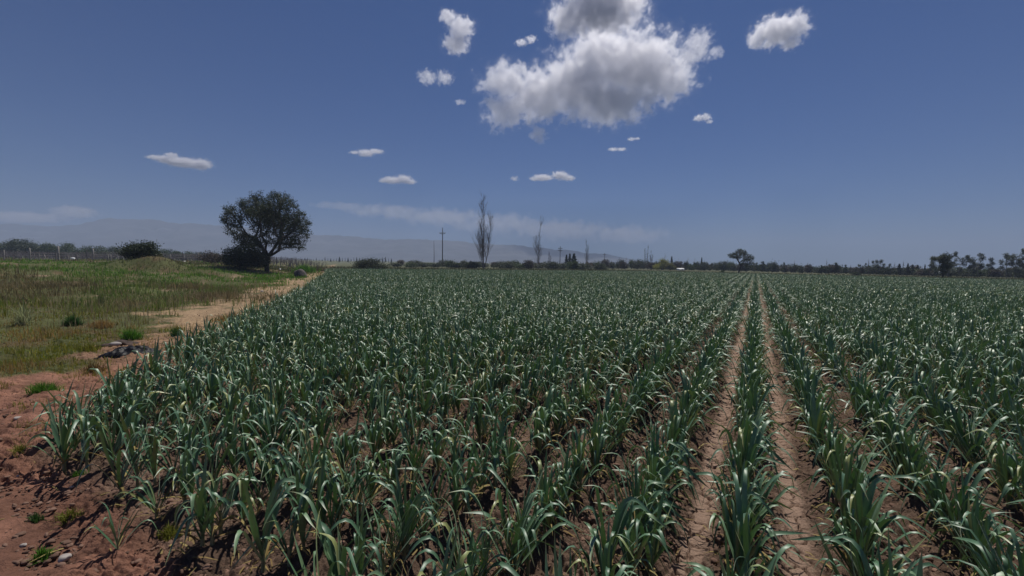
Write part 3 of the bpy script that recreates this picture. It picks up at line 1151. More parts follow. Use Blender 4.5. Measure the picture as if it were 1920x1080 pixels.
def colonise(rng, attr, nodes, parents, step, infl, kill, maxit=140):
    nodes = [np.array(p, float) for p in nodes]
    parents = list(parents)
    alive = np.ones(len(attr), bool)
    N = np.array(nodes)
    D = np.linalg.norm(attr[:, None] - N[None], axis=2)
    near, nd = D.argmin(1), D.min(1)
    for _ in range(maxit):
        m = alive & (nd < infl)
        if not m.any():
            break
        new = []
        for k in np.unique(near[m]):
            v = attr[m & (near == k)] - nodes[k]
            v = (v / (np.linalg.norm(v, axis=1)[:, None] + 1e-9)).sum(0) + rng.normal(0, 0.25, 3)
            L = np.linalg.norm(v)
            if L < 1e-6:
                continue
            new.append((k, nodes[k] + v / L * step))
        if not new:
            break
        base = len(nodes)
        for k, p in new:
            nodes.append(p)
            parents.append(k)
        Q = np.array([p for _, p in new])
        D = np.linalg.norm(attr[:, None] - Q[None], axis=2)
        q, qd = D.argmin(1), D.min(1)
        b = qd < nd
        near = np.where(b, q + base, near)
        nd = np.where(b, qd, nd)
        alive &= nd > kill
    return np.array(nodes), np.array(parents)


def skeleton_mesh(nodes, parents, tip_r, base_r, sides=5, expo=2.4):
    n = len(nodes)
    w = np.zeros(n)
    kids = np.bincount(parents[parents >= 0], minlength=n)
    w[kids == 0] = 1
    for i in range(n - 1, 0, -1):
        if parents[i] >= 0:
            w[parents[i]] += w[i]
    r = tip_r * w ** (1 / expo)
    r = r / r.max() * base_r if r.max() > base_r else r
    r = np.maximum(r, tip_r)
    c = np.where(parents >= 0)[0]
    A, B = nodes[parents[c]], nodes[c]
    d = B - A
    d /= np.linalg.norm(d, axis=1)[:, None] + 1e-9
    ref = np.where(np.abs(d[:, 2:3]) > 0.9, np.array([[1.0, 0, 0]]), np.array([[0, 0, 1.0]]))
    e1 = np.cross(d, ref)
    e1 /= np.linalg.norm(e1, axis=1)[:, None] + 1e-9
    e2 = np.cross(d, e1)
    th = np.arange(sides) / sides * 2 * math.pi
    ring = np.cos(th)[None, :, None] * e1[:, None] + np.sin(th)[None, :, None] * e2[:, None]
    ra = np.minimum(r[parents[c]], r[c] * 1.5)
    V = np.concatenate([A[:, None] + ring * ra[:, None, None], (B + d * r[c][:, None] * .4)[:, None] + ring * r[c][:, None, None]], 1)
    k = np.arange(sides)
    k2 = (k + 1) % sides
    f = np.stack([k, k2, k2 + sides, k + sides], 1)
    F = (np.arange(len(c)) * 2 * sides)[:, None, None] + f[None]
    return V.reshape(-1, 3), F.reshape(-1, 4), r


def ellipsoid_points(rng, blobs, n):
    """points in a union of (cx,cy,cz,rx,ry,rz), fuller towards the shell"""
    vol = np.array([b[3] * b[4] * b[5] for b in blobs])
    k = rng.choice(len(blobs), n, p=vol / vol.sum())
    B = np.array(blobs)[k]
    d = rng.normal(0, 1, (n, 3))
    d /= np.linalg.norm(d, axis=1)[:, None]
    return B[:, :3] + d * (rng.random(n) ** 0.42)[:, None] * B[:, 3:]


def broad_tree(name, seed, blobs, start, parents, step, leaf_n, leaf_size, bark, lf, base_r, tip_r=0.012, natt=900, sigma=0.35, infl=2.2, kill=None, noleaf=False, fill=0.0):
    """trunk with limbs grown into the crown's volume; parts trunk and crown. built at the origin"""
    rng = np.random.default_rng(seed)
    att = ellipsoid_points(rng, blobs, natt)
    N, P = colonise(rng, att, start, parents, step, infl, kill or step * 1.1)
    V, F, r = skeleton_mesh(N, P, tip_r, base_r)
    root = bpy.data.objects.new(name, None)
    tr = bpy.data.objects.new("trunk", mesh("trunk", V, F, [bark]))
    tr.parent = root
    objs = [root, tr]
    if not noleaf:
        thin = np.where(r < tip_r * 3.2)[0]
        c = N[thin[rng.integers(0, len(thin), leaf_n)]] + rng.normal(0, sigma, (leaf_n, 3))
        nf = int(fill * leaf_n)
        if nf:
            c[:nf] = ellipsoid_points(rng, blobs, nf)
        Vl, Fl, Rl = leaf_quads(rng, c, leaf_size)
        cr = bpy.data.objects.new("crown", mesh("crown", Vl, Fl, [lf], False, {"rnd": Rl}))
        cr.parent = root
        objs.append(cr)
    for o in objs:
        COL.objects.link(o)
    return root


def put(o, px, d, zoff=0.0, rotz=0.0, scale=1.0):
    x = lat(px, d)
    o.location = (x, d, float(ground_z(x, d)) + zoff)
    o.rotation_euler = (0, 0, rotz)
    o.scale = (scale,) * 3 if not hasattr(scale, '__len__') else scale
    return o


# --- the big spreading tree at left (about 46 m away)
K = 46.0 / FPX


def bt(px, py, dy=0.0):
    return ((px - 500) * K, dy, (512 - py) * K)


start = [(0, 0, -0.3), bt(500, 500), bt(501, 490), bt(503, 482),
         bt(494, 474, .2), bt(488, 464, .4), bt(480, 455, .6), bt(468, 447, .9),
         bt(501, 470, -.3), bt(505, 458, -.5), bt(499, 446, -.7),
         bt(509, 470, .3), bt(513, 457, .8), bt(516, 444, 1.2),
         bt(516, 477, -.2), bt(528, 471, -.5), bt(533, 461, -.8), bt(538, 448, -1.0)]
par = [-1, 0, 1, 2, 3, 4, 5, 6, 3, 8, 9, 3, 11, 12, 3, 14, 15, 16]


def bb(px, py, rx, ry, dy=0, rd=None):
    c = bt(px, py, dy)
    return (*c, rx * K, (rd or rx) * K, ry * K)


blobs = [bb(474, 392, 30, 22, 0.5), bb(532, 390, 30, 24, -0.5), bb(487, 372, 12, 10, .3), bb(526, 370, 15, 11, -.2), bb(450, 414, 24, 20, -0.8), bb(445, 444, 20, 15, .8),
         bb(472, 454, 24, 14, -.3), bb(455, 462, 20, 9, .6), bb(490, 462, 12, 9, -1.2), bb(556, 420, 24, 26, .5), bb(518, 420, 34, 22, 1.0), bb(543, 452, 24, 17, -.4),
         bb(568, 438, 14, 12, 0), bb(556, 462, 14, 9, .7), bb(431, 398, 12, 11, 0), bb(483, 424, 20, 16, .4), bb(500, 438, 16, 11, .9), bb(521, 456, 18, 10, -.8), bb(476, 466, 16, 7, 1.4), bb(427, 436, 11, 10, .2), bb(515, 405, 26, 18, -2.0), bb(490, 410, 26, 18, 2.2)]
big = broad_tree("spreading_tree", 5, blobs, start, par, 0.30, 40000, 0.074, M_BARK, M_LF_DARK, 0.37, 0.018, 3000, 0.15, 2.0, 0.32)
put(big, 500, 46.0)
tag(big, "large dark spreading tree with forked trunk standing alone at the field's left edge", "tree")


def bush(name, seed, w, h, dpt, n, size, lf, sigma=0.12, stems=7, bark=None, ragged=0.5):
    """rounded shrub: a dozen stems and a lumpy crown of leaves; width w, height h"""
    rng = np.random.default_rng(seed)
    nl = 12
    bl = []
    for i in range(nl):
        a = rng.uniform(0, 6.28)
        q = rng.uniform(0.1, 0.75)
        rr = rng.uniform(0.24, 0.42)
        hh = rng.uniform(0.3, 0.8) * (1 - 0.35 * q)
        bl.append((math.cos(a) * q * w / 2, math.sin(a) * q * dpt / 2, hh * h, rr * w / 2, rr * dpt / 2, rng.uniform(0.2, 0.32) * h))
    for i in range(4):
        bl.append((rng.uniform(-.3, .3) * w, rng.uniform(-.3, .3) * dpt, 0.25 * h, w * .24, dpt * .24, 0.24 * h))
    C = ellipsoid_points(rng, bl, n)
    sp = rng.normal(0, 1, (n, 3)) * np.array([w * 0.05, dpt * 0.05, h * 0.06]) * ragged * 2
    C = C + sp * (rng.random((n, 1)) < 0.4)
    C[:, 2] = np.abs(C[:, 2]) + 0.03 * h
    V, F, R = leaf_quads(rng, C, size, 0.3)
    root = bpy.data.objects.new(name, None)
    cr = bpy.data.objects.new("crown", mesh("crown", V, F, [lf], False, {"rnd": R}))
    parts = []
    for i in range(stems):
        b = bl[i % nl]
        tip = np.array(b[:3]) + np.array([0, 0, b[5] * 0.9])
        p0 = np.array([rng.normal(0, .03) * w, rng.normal(0, .03) * dpt, -0.08])
        mid = (p0 + tip) / 2 + rng.normal(0, .04, 3) * w
        parts.append(tube([p0, mid, tip], [0.018 * h, 0.012 * h, 0.004 * h], 4))
    V, F = join(parts)
    tr = bpy.data.objects.new("trunk", mesh("trunk", V, F, [bark or M_BARK]))
    for c in (tr, cr):
        c.parent = root
    return root


def link(o):
    COL.objects.link(o)
    for c in o.children:
        COL.objects.link(c)
    return o


b = link(bush("shrub", 61, 5.0, 3.0, 4.0, 14000, 0.085, M_LF_DARK, ragged=0.6))
put(b, 457, 45.2)
tag(b, "big dark rounded shrub pressed against the spreading tree's trunk", "shrub")
b = link(bush("shrub", 62, 3.3, 1.55, 2.2, 8000, 0.07, M_LF_DARK, ragged=0.9))
put(b, 266, 33.4, -0.1)
tag(b, "wind-ragged dark shrub growing on top of the weedy mound", "shrub")
b = link(bush("shrub", 63, 4.6, 1.9, 3.0, 6000, 0.07, M_LF_BROWN, ragged=0.9))
put(b, 400, 60)
tag(b, "brownish twiggy shrub left of the big dark shrub", "shrub")
b = link(bush("shrub", 64, 5.3, 2.0, 3.0, 9000, 0.075, M_LF_GREY, ragged=0.8))
put(b, 694, 62)
tag(b, "grey-green rounded shrub at the far left corner of the crop", "shrub")
b = link(bush("shrub", 65, 3.3, 1.95, 2.4, 4200, 0.10, M_LF_DARK, ragged=0.6))
put(b, 884, 98)
tag(b, "dark rounded shrub just left of the tall bare poplar", "shrub")

# --- trees that stand out at right
K2 = 77.0 / FPX


def t2(px, py, dy=0.0):
    return ((px - 1385) * K2, dy, (515 - py) * K2)


start = [(0, 0, -0.2), t2(1384, 511), t2(1386, 504), t2(1388, 498), t2(1384, 492), t2(1381, 487), t2(1392, 494, .3), t2(1396, 489, .5), t2(1398, 497, .3)]
blobs = [(*t2(1400, 496), 8 * K2, 8 * K2, 5 * K2), (*t2(1406, 488), 7 * K2, 7 * K2, 7 * K2), (*t2(1372, 479), 10 * K2, 12 * K2, 6 * K2), (*t2(1386, 473), 11 * K2, 12 * K2, 7 * K2), (*t2(1380, 482), 14 * K2, 10 * K2, 4 * K2),
         (*t2(1402, 484), 9 * K2, 11 * K2, 9 * K2), (*t2(1394, 491), 9 * K2, 8 * K2, 6 * K2), (*t2(1396, 476, .5), 8 * K2, 9 * K2, 6 * K2)]
t = broad_tree("umbrella_tree", 8, blobs, start, [-1, 0, 1, 2, 3, 4, 3, 6, 6], 0.26, 3600, 0.085, M_BARK, M_LF_DARK, 0.26, 0.022, 560, 0.11, 1.6, 0.28, fill=0.35)
put(t, 1385, 77.0)
tag(t, "lone dark tree with a crooked trunk at the far end of the tracks", "tree")

K3 = 56.0 / FPX
start = [(0, 0, -0.2), (0, 0, 0.5), (-0.03, 0, 1.2), (0.05, 0, 1.9), (0.0, 0, 2.5)]
blobs = [(0.1, 0, 2.9, .5, .6, .7), (-.8, .2, 2.9, .6, .5, .25), (.45, 0, 2.0, .5, .6, .5), (0, 0, 1.7, .4, .5, .6), (0.1, 0, 1.2, .35, .4, .4)]
t = broad_tree("field_tree", 9, blobs, start, [-1, 0, 1, 2, 3], 0.22, 4200, 0.075, M_BARK, M_LF_DARK, 0.13, 0.012, 420, 0.13, 1.4, 0.24, fill=0.4)
put(t, 1766, 56.0)
tag(t, "small dark tree on a black trunk inside the field near the right hedge", "tree")


# --- bare Lombardy poplars
def poplar(name, seed, h, stems, nbr, spread, brush=1.0):
    rng = np.random.default_rng(seed)
    parts = []
    for (ox, lean, hs) in stems:
        n = 9
        t = np.linspace(0, 1, n)
        base = np.stack([ox * 0.2 + (ox * 0.8) * np.minimum(1, t * 3) + lean * t + rng.normal(0, .012, n) * h * t,
                         rng.normal(0, .008, n) * h * t, t * h * hs], 1)
        base[0, 2] = -0.2
        R = 0.0125 * h * hs * (1 - t) ** 0.9 * 0.62 + 0.012
        parts.append(tube(base, R, 6))
        for i in range(nbr):
            tt = rng.uniform(0.08, 0.93)
            p0 = np.array([np.interp(tt, t, base[:, c]) for c in range(3)])
            az = rng.uniform(0, 6.28)
            L = h * rng.uniform(0.10, 0.27) * (1.15 - 0.75 * tt)
            ang = rng.uniform(0.22, 0.62) * spread
            d = np.array([math.cos(az) * math.sin(ang), math.sin(az) * math.sin(ang), math.cos(ang)])
            q = [p0]
            for s in range(4):
                d = d + np.array([0, 0, 0.16]) + rng.normal(0, .05, 3)
                d /= np.linalg.norm(d)
                q.append(q[-1] + d * L / 4)
            r0 = 0.0020 * h * (1 - tt) + 0.011
            parts.append(tube(q, np.linspace(r0, 0.010, 5), 3))
            for k in range(int(5 * brush)):
                u_ = rng.uniform(0.2, 0.95) * 4
                a0 = q[int(u_)] + (q[min(4, int(u_) + 1)] - q[int(u_)]) * (u_ % 1)
                d2 = d + rng.normal(0, .35, 3)
                d2[2] = abs(d2[2]) + .25
                d2 /= np.linalg.norm(d2)
                parts.append(tube([a0, a0 + d2 * L * 0.20, a0 + (d2 + [0, 0, .3]) * L * 0.38], [0.010, 0.009, 0.006], 3))
    V, F = join(parts)
    root = bpy.data.objects.new(name, None)
    # trunk and twig crown are different pieces: the first tube of each stem is the trunk
    trunks, twigs = [], []
    per = 1 + nbr * (1 + int(5 * brush))
    for i, p in enumerate(parts):
        (trunks if i % per == 0 else twigs).append(p)
    for nm, pl in (("trunk", trunks), ("crown", twigs)):
        V, F = join(pl)
        c = bpy.data.objects.new(nm, mesh(nm, V, F, [M_GREYBARK]))
        c.parent = root
    return link(root)


p = poplar("bare_poplar", 71, 17.4, [(-0.15, 0.1, 1.0), (0.75, 1.0, 0.78), (-0.5, -0.6, 0.55), (-0.25, -0.35, 0.93)], 42, 1.35, 1.2)
put(p, 906, 100)
tag(p, "tallest bare poplar with two main stems at the far edge of the crop", "tree", "bare poplars on the skyline")
p = poplar("bare_poplar", 72, 14.5, [(0, 0.3, 1.0), (-0.25, -0.5, 0.6)], 34, 1.2, 1.0)
put(p, 1009, 118)
tag(p, "second tallest bare poplar, slim and slightly leaning, right of the tallest", "tree", "bare poplars on the skyline")
p = poplar("bare_poplar", 73, 10.5, [(0, 0.0, 1.0), (0.3, 0.3, 0.8)], 34, 0.9, 1.0)
put(p, 1098, 160)
tag(p, "short bare poplar with a bushy top right of the small utility pole", "tree", "bare poplars on the skyline")
p = poplar("bare_poplar", 74, 8.6, [(0, 0, 1.0), (-0.9, -0.3, .85), (0.7, .4, .7), (1.4, .2, .55)], 26, 0.8, 1.0)
put(p, 1213, 150)
tag(p, "cluster of bare poplar stems rising beside the yellow-green willow", "tree", "bare poplars on the skyline")
p = poplar("bare_poplar", 75, 5.2, [(0, 0, 1.0), (0.3, 0.2, .75)], 26, 1.0, 1.0)
put(p, 1028, 130)
tag(p, "low bare brown sapling right of the slim leaning poplar", "tree")
for i, (px, d, h) in enumerate([(1160, 150, 4.2), (1172, 152, 4.4), (1245, 165, 6.0), (1256, 165, 5.2), (1300, 160, 4.6), (1288, 165, 4.4)]):
    p = poplar("bare_poplar", 80 + i, h, [(0, 0.1, 1.0)], 16, 0.9, 0.8)
    put(p, px, d)
    tag(p, f"thin bare poplar twig, {ordinal(i)} of six small ones around the willow", "tree", "thin bare poplars near the willow")


# --- distant round trees behind the vineyard, upper left
def round_tree(seed, w, h, n, size, lf):
    """full crown reaching nearly to the ground, short trunk"""
    b_ = bush("round_tree", seed, w, h, w, n, size, lf, ragged=0.5, stems=8)
    return b_


var = [round_tree(130 + i, 8.5, 6.5, 5200, 0.20, M_LF_DARK if i % 2 else M_LF_GREEN) for i in range(5)]
hedge = [(-60, 455, 1.1), (-25, 453, 1.1), (8, 452, 1.0), (32, 449, 1.1), (52, 452, .9), (72, 456, .9), (92, 457, .8), (112, 455, .8), (128, 457, .7),
         (148, 463, .6), (176, 459, .75), (212, 463, .6), (228, 462, .75), (250, 463, .7), (272, 465, .7), (300, 465, .7), (322, 467, .7), (345, 470, .6), (372, 473, .6), (398, 473, .6)]
used = set()
for i, (px, top, ws) in enumerate(hedge):
    d = 150 + 25 * math.sin(i * 1.7)
    hh = (hor(px) - top) / FPX * d + CAM_H - float(ground_z(lat(px, d), d))
    v_ = var[i % 5]
    if i % 5 in used:
        o = copy_tree(v_, (0, 0, 0), 0, 1)
    else:
        used.add(i % 5)
        o = link(v_)
    put(o, px, d, 0, i * 1.3, (ws * 1.3, ws * 1.3, hh / 6.0))
    tag(o, f"round dusky tree, {ordinal(i)} from the left in the line behind the vineyard", "tree", "round trees behind the vineyard")


# --- conifers: far row behind the field, left of centre, and a few more
def conifer(seed, h, w, n, size):
    rng = np.random.default_rng(seed)
    t = rng.random(n) ** 0.7
    a = rng.uniform(0, 6.28, n)
    tier = 0.75 + 0.25 * np.sin(t * 34)
    q = np.sqrt(rng.random(n)) * (1 - t) * w / 2 * tier + 0.02 * w
    C = np.stack([np.cos(a) * q, np.sin(a) * q, 0.08 * h + t * h * 0.92], 1)
    V, F, R = leaf_quads(rng, C, size)
    root = bpy.data.objects.new("conifer", None)
    cr = bpy.data.objects.new("crown", mesh("crown", V, F, [M_LF_CONIF], False, {"rnd": R}))
    V, F = tube([(0, 0, -0.1), (0, 0, h * .5), (0, 0, h * 0.95)], [0.022 * h, 0.014 * h, 0.004 * h], 5)
    tr = bpy.data.objects.new("trunk", mesh("trunk", V, F, [M_BARK]))
    cr.parent = tr.parent = root
    return root


cv = [conifer(170, 6.0, 3.0, 700, 0.28), conifer(171, 6.0, 2.0, 600, 0.25), conifer(172, 6.0, 4.2, 800, 0.3)]
used = set()
rngc = np.random.default_rng(4)
row = [(px, rngc.uniform(481, 486)) for px in np.arange(512, 735, 5.4)]
specials = [(1061, 478, 140, .8, "small pointed conifer right of the second utility pole, left of its taller neighbour"),
            (1067, 476, 140, 1.2, "pointed conifer right of the second utility pole, widest of that trio"),
            (1075, 476, 140, 1.1, "pointed conifer right of the second utility pole, third of that trio"),
            (1314, 483, 135, .45, "thin dark cypress spike standing clear of the hedge, left of the crooked tree"),
            (1258, 481, 150, .8, "dark pointed conifer behind the yellow-green willow"),
            (1684, 495, 100, .5, "small dark conifer above the right hedge, standing apart left of a close trio"),
            (1700, 494, 100, .45, "slim dark conifer above the right hedge, first of a close trio"),
            (1709, 496, 100, .5, "slim dark conifer above the right hedge, second of a close trio"),
            (1718, 497, 100, .5, "slim dark conifer above the right hedge, third of a close trio"),
            (1732, 496, 96, .3, "thin dark conifer spike left of the small black-trunked tree")]
items = [(px, top, 330 + 60 * math.sin(i * 2.1), rngc.uniform(.6, 1.0), f"tiny far conifer, {ordinal(i)} from the left in the row right of the big tree") for i, (px, top) in enumerate(row)]
for i, (px, top, d, ws, lab) in enumerate(items + specials):
    k = i % 3
    hh = (hor(px) - top) / FPX * d + CAM_H - float(ground_z(lat(px, d), d))
    o = copy_tree(cv[k], (0, 0, 0), 0, 1) if k in used else link(cv[k])
    used.add(k)
    w_ = ws * hh / 6.0 if i < len(items) else ws
    put(o, px, d, 0, i * 1.1, (w_, w_, hh / 6.0))
    far_row = i < len(items)
    tag(o, lab, "tree", "row of far conifers" if far_row else "conifers along the far hedge")

# --- hedge bushes along the far side of the crop
hv = [bush("hedge_shrub", 210 + i, 4.5, 2.6, 3.0, 2600, 0.13, [M_LF_GREY, M_LF_BROWN, M_LF_GREEN, M_LF_DARK][i % 4], ragged=0.9) for i in range(8)]
used = set()
rngh = np.random.default_rng(12)
spots = []
for px in np.arange(740, 1140, 13.0):
    spots.append((px + rngh.uniform(-4, 4), rngh.uniform(485, 492) + (px - 740) * 0.004, rngh.uniform(104, 128), rngh.uniform(.8, 1.25)))
for px in np.arange(1135, 1250, 12.0):
    spots.append((px, rngh.uniform(485, 491), rngh.uniform(135, 150), rngh.uniform(.9, 1.3)))
for px in np.arange(1262, 1960, 11.5):
    d = np.interp(px, [1260, 1600, 1920], [138, 104, 86])
    top = np.interp(px, [1260, 1400, 1600, 1920], [491, 492, 499, 503])
    spots.append((px + rngh.uniform(-3, 3), top + rngh.uniform(-4, 3), d + rngh.uniform(-1, 8), rngh.uniform(.75, 1.1)))
cnt = [0, 0, 0]
for i, (px, top, d, ws) in enumerate(spots):
    k = int(rngh.integers(0, 8))
    hh = (hor(px) - top) / FPX * d + CAM_H - float(ground_z(lat(px, d), d))
    o = copy_tree(hv[k], (0, 0, 0), 0, 1) if k in used else link(hv[k])
    used.add(k)
    put(o, px, d, 0, i * 2.3, (ws, ws, max(hh, .6) / 2.5))
    sec = int(px > 1132) + int(px > 1250)
    cnt[sec] += 1
    nth = ordinal(cnt[sec] - 1)
    lab = [f"scrubby shrub, {nth} from the left along the crop's far edge around the tall poplar",
           f"hedge shrub, {nth} from the left in the clump just left of the yellow-green willow",
           f"dark hedge shrub, {nth} from the left in the right hedge starting at the white shed"][sec]
    tag(o, lab, "shrub", ["shrubs around the tall poplar", "shrubs left of the willow", "shrubs of the right hedge"][sec])

b = link(bush("willow", 230, 5.4, 3.6, 4.0, 5200, 0.12, M_LF_YELLOW, ragged=0.5))
put(b, 1240, 133)
tag(b, "bright yellow-green willow in the hedge left of the white shed", "tree")
b = link(bush("willow", 231, 3.6, 2.7, 3.0, 3000, 0.12, leaf_mat("olive_leaves", (0.11, 0.115, 0.04), (0.19, 0.18, 0.07), 0.3, (0.2, 0.2, 0.06)), ragged=0.5))
put(b, 1256, 131)
tag(b, "duller olive willow bush between the yellow-green one and the white shed", "tree")
b = link(bush("shrub", 66, 2.3, 0.85, 1.4, 1800, 0.06, M_LF_DARK))
put(b, 1603, 82)
tag(b, "low dark bush standing alone in the far part of the crop, right of centre", "shrub")
b = link(bush("shrub", 67, 1.8, 0.6, 1.2, 1200, 0.06, M_LF_GREEN))
put(b, 1355, 90)
tag(b, "small low bush left of the crooked tree's base", "shrub")

# --- ragged trees rising over the right hedge
airy = []
for i in range(5):
    rngA = np.random.default_rng(250 + i)
    h_ = 5.4
    st = [(0, 0, -0.2), (0.02, 0, .9), (rngA.normal(0, .1), 0, 1.8), (rngA.normal(0, .2), 0, 2.7), (rngA.normal(.1, .25), 0, 3.6)]
    bl = []
    for k in range(7):
        a = rngA.uniform(0, 6.28)
        zz = 1.0 + 4.0 * (k + rngA.random()) / 7
        bl.append((math.cos(a) * rngA.uniform(.2, .9) + .15 * (zz - 3), math.sin(a) * .8, zz, rngA.uniform(.28, .5), rngA.uniform(.3, .55), rngA.uniform(.4, .75)))
    airy.append(broad_tree("airy_tree", 260 + i, bl, st, [-1, 0, 1, 2, 3], 0.28, 2100, 0.10, M_GREYBARK, [M_LF_GREY, M_LF_DARK, M_LF_GREY][i % 3], 0.11, 0.014, 330, 0.15, 2.2, 0.3, fill=0.5))
spec = [(1775, 477, 90, 1.0, "dense dark tree behind the small black-trunked field tree"),
        (1757, 479, 92, 1.1, "airy tree with drooping branches just left of the dense dark one"),
        (1797, 474, 90, .9, "ragged airy tree, first of three with sky between, right of the dense dark one"),
        (1815, 478, 90, .9, "ragged airy tree, second of three with sky between, right of the dense dark one"),
        (1832, 475, 88, 1.2, "ragged spreading tree, third of three with sky between, right of the dense dark one"),
        (1858, 483, 92, .9, "pale thin tree in the gap before the tall trees at the right edge"),
        (1885, 474, 84, 1.0, "leaning tree at the left of the tall group at the right edge"),
        (1902, 468, 82, 1.2, "tallest tree of the group at the right edge"),
        (1922, 470, 82, 1.3, "tree cut by the right edge of the picture"),
        (1945, 470, 82, 1.3, None),
        (1742, 489, 94, .9, "low leaning bare-limbed tree at the left end of the right tree group"),
        (1648, 486, 102, 1.0, "rounded airy tree rising from the middle of the right hedge"),
        (1640, 490, 103, .9, "small airy tree leaning against the rounded one in the hedge"),
        (1568, 492, 108, 1.0, "pale airy tree rising from the hedge left of the low dark bush"),
        (1467, 492, 112, .8, "small dark round-topped tree in the hedge right of the crooked tree"),
        (1430, 490, 120, 1.3, "broad pale green tree in the hedge just right of the crooked tree"),
        (1412, 491, 120, 1.1, "pale green wind-bent tree close behind the crooked tree"),
        (1445, 493, 118, 1.0, "pale green bent tree between the broad one and the round-topped one"),
        (1355, 490, 128, 1.3, "dark tree in the hedge left of the crooked tree"),
        (1335, 493, 130, 1.0, "small dark tree between the cypress spike and the crooked tree"),
        (1275, 490, 145, 1.0, "dark tree standing behind the white shed"),
        (1500, 497, 112, .7, "short stubby tree in the hedge, first of four right of the round-topped one"),
        (1520, 496, 112, .7, "short stubby tree in the hedge, second of four right of the round-topped one"),
        (1540, 497, 110, .8, "short stubby tree in the hedge, third of four right of the round-topped one"),
        (1553, 495, 110, .6, "short stubby tree in the hedge, fourth of four right of the round-topped one"),
        (1585, 496, 108, .7, "short stubby tree between the pale airy tree and the low dark bush"),
        (1608, 495, 106, .7, "stubby tree in the hedge straight above the low dark bush"),
        (1618, 494, 106, .7, "stubby tree in the hedge just right of the low dark bush"),
        (1665, 494, 104, .7, "stubby tree in the hedge right of the rounded airy tree")]
used = set()
for i, (px, top, d, ws, lab) in enumerate(spec):
    if lab is None:
        continue
    k = [1, 0, 2, 3, 4][i % 5]
    hh = (hor(px) - top) / FPX * d + CAM_H - float(ground_z(lat(px, d), d))
    o = copy_tree(airy[k], (0, 0, 0), 0, 1) if k in used else airy[k]
    used.add(k)
    ws = ws * min(1.0, 0.30 + 0.8 * hh / 5.3)
    put(o, px, d, 0, i * 1.9 % 6.28, (ws, ws, hh / 5.3))
    tag(o, lab, "tree", "trees rising over the right hedge")


sap = poplar("bare_sapling", 95, 4.0, [(0, 0.15, 1.0), (0.2, -0.1, .7)], 12, 1.1, 1.0)
spx = [1345, 1362, 1455, 1487, 1512, 1531, 1548, 1577, 1593, 1627, 1657, 1674, 1692, 1852]
for i, px in enumerate(spx):
    d = float(np.interp(px, [1260, 1600, 1920], [137, 104, 88]))
    o = sap if i == 0 else copy_tree(sap, (0, 0, 0), 0, 1)
    put(o, px, d, 0, i * 1.7, (0.8, 0.8, 0.72 + 0.25 * math.sin(i * 2.3) + (.2 if i == 13 else 0)))
    tag(o, f"bare twiggy sapling, {ordinal(i)} from the left poking above the right hedge", "tree", "bare saplings in the right hedge")


# ------------------------------------------------------------------ built things far away
M_POST = simple_mat("weathered_wood", (0.20, 0.18, 0.165), (0.36, 0.33, 0.30), 14, 0.9, 0.3)
M_POLE = simple_mat("dark_pole_wood", (0.05, 0.045, 0.042), (0.09, 0.08, 0.075), 8, 0.9, 0.2)
M_WIRE = simple_mat("fence_wire", (0.12, 0.12, 0.12), (0.2, 0.2, 0.2), 3, 0.5, 0, 0.7)
M_WHITE = simple_mat("white_paint", (0.70, 0.71, 0.72), (0.80, 0.80, 0.80), 4, 0.6, 0)
M_INSUL = simple_mat("insulator_glaze", (0.20, 0.15, 0.12), (0.30, 0.24, 0.2), 4, 0.3, 0)


def box(cx, cy, cz, sx, sy, sz):
    V = np.array([(x, y, z) for z in (-1, 1) for y in (-1, 1) for x in (-1, 1)], float) * np.array([sx, sy, sz]) / 2 + np.array([cx, cy, cz])
    F = np.array([(0, 2, 3, 1), (4, 5, 7, 6), (0, 1, 5, 4), (2, 6, 7, 3), (0, 4, 6, 2), (1, 3, 7, 5)])
    return V, F


def utility_pole(h, arm_w, arm_z, lab, px, d, group=None, arms=1):
    root = bpy.data.objects.new("utility_pole", None)
    V, F = tube([(0, 0, -.3), (0, 0, h * .5), (0, 0, h - .02), (0, 0, h)], [0.17, 0.145, 0.11, 0.02], 8)
    parts = [("pole", V, F, M_POLE)]
    for a in range(arms):
        z = arm_z - a * 0.9
        V, F = box(0, -0.16, z, arm_w, 0.14, 0.17)
        parts.append(("crossarm", V, F, M_POLE))
        V, F = join([tube([(0, -.14, z - .75), (s * arm_w * .36, -.14, z - .06)], [0.03, 0.03], 4) for s in (-1, 1)])
        parts.append(("brace", V, F, M_POLE))
        for s in (-0.46, -0.2, 0.2, 0.46):
            V, F = tube([(s * arm_w, -.16, z + .08), (s * arm_w, -.16, z + .16), (s * arm_w, -.16, z + .26), (s * arm_w, -.16, z + .36)], [0.03, .08, .07, .01], 7)
            parts.append(("insulator", V, F, M_INSUL))
    for nm, V, F, m in parts:
        c = bpy.data.objects.new(nm, mesh(nm, V, F, [m], nm != "crossarm"))
        c.parent = root
    link(root)
    put(root, px, d)
    tag(root, lab, "utility pole", group)


utility_pole(12.6, 1.9, 10.8, "tall dark utility pole with one crossarm left of the tallest bare poplar", 829, 140, "utility poles")
utility_pole(9.2, 1.9, 8.2, "smaller utility pole with a crossarm right of the slim leaning poplar", 1049, 190, "utility poles", 2)
utility_pole(8.0, 1.6, 7.2, "faint far utility pole right of the short bushy poplar", 1132, 250, "utility poles")
V, F = tube([(0, 0, -.2), (0.05, 0, 2.5), (0.0, 0, 5.8)], [0.08, 0.06, 0.03], 6)
o = obj("bare_pole", mesh("bare_pole", V, F, [M_POLE]))
put(o, 813, 88)
tag(o, "thin bare pole without crossarm left of the tall utility pole", "pole")


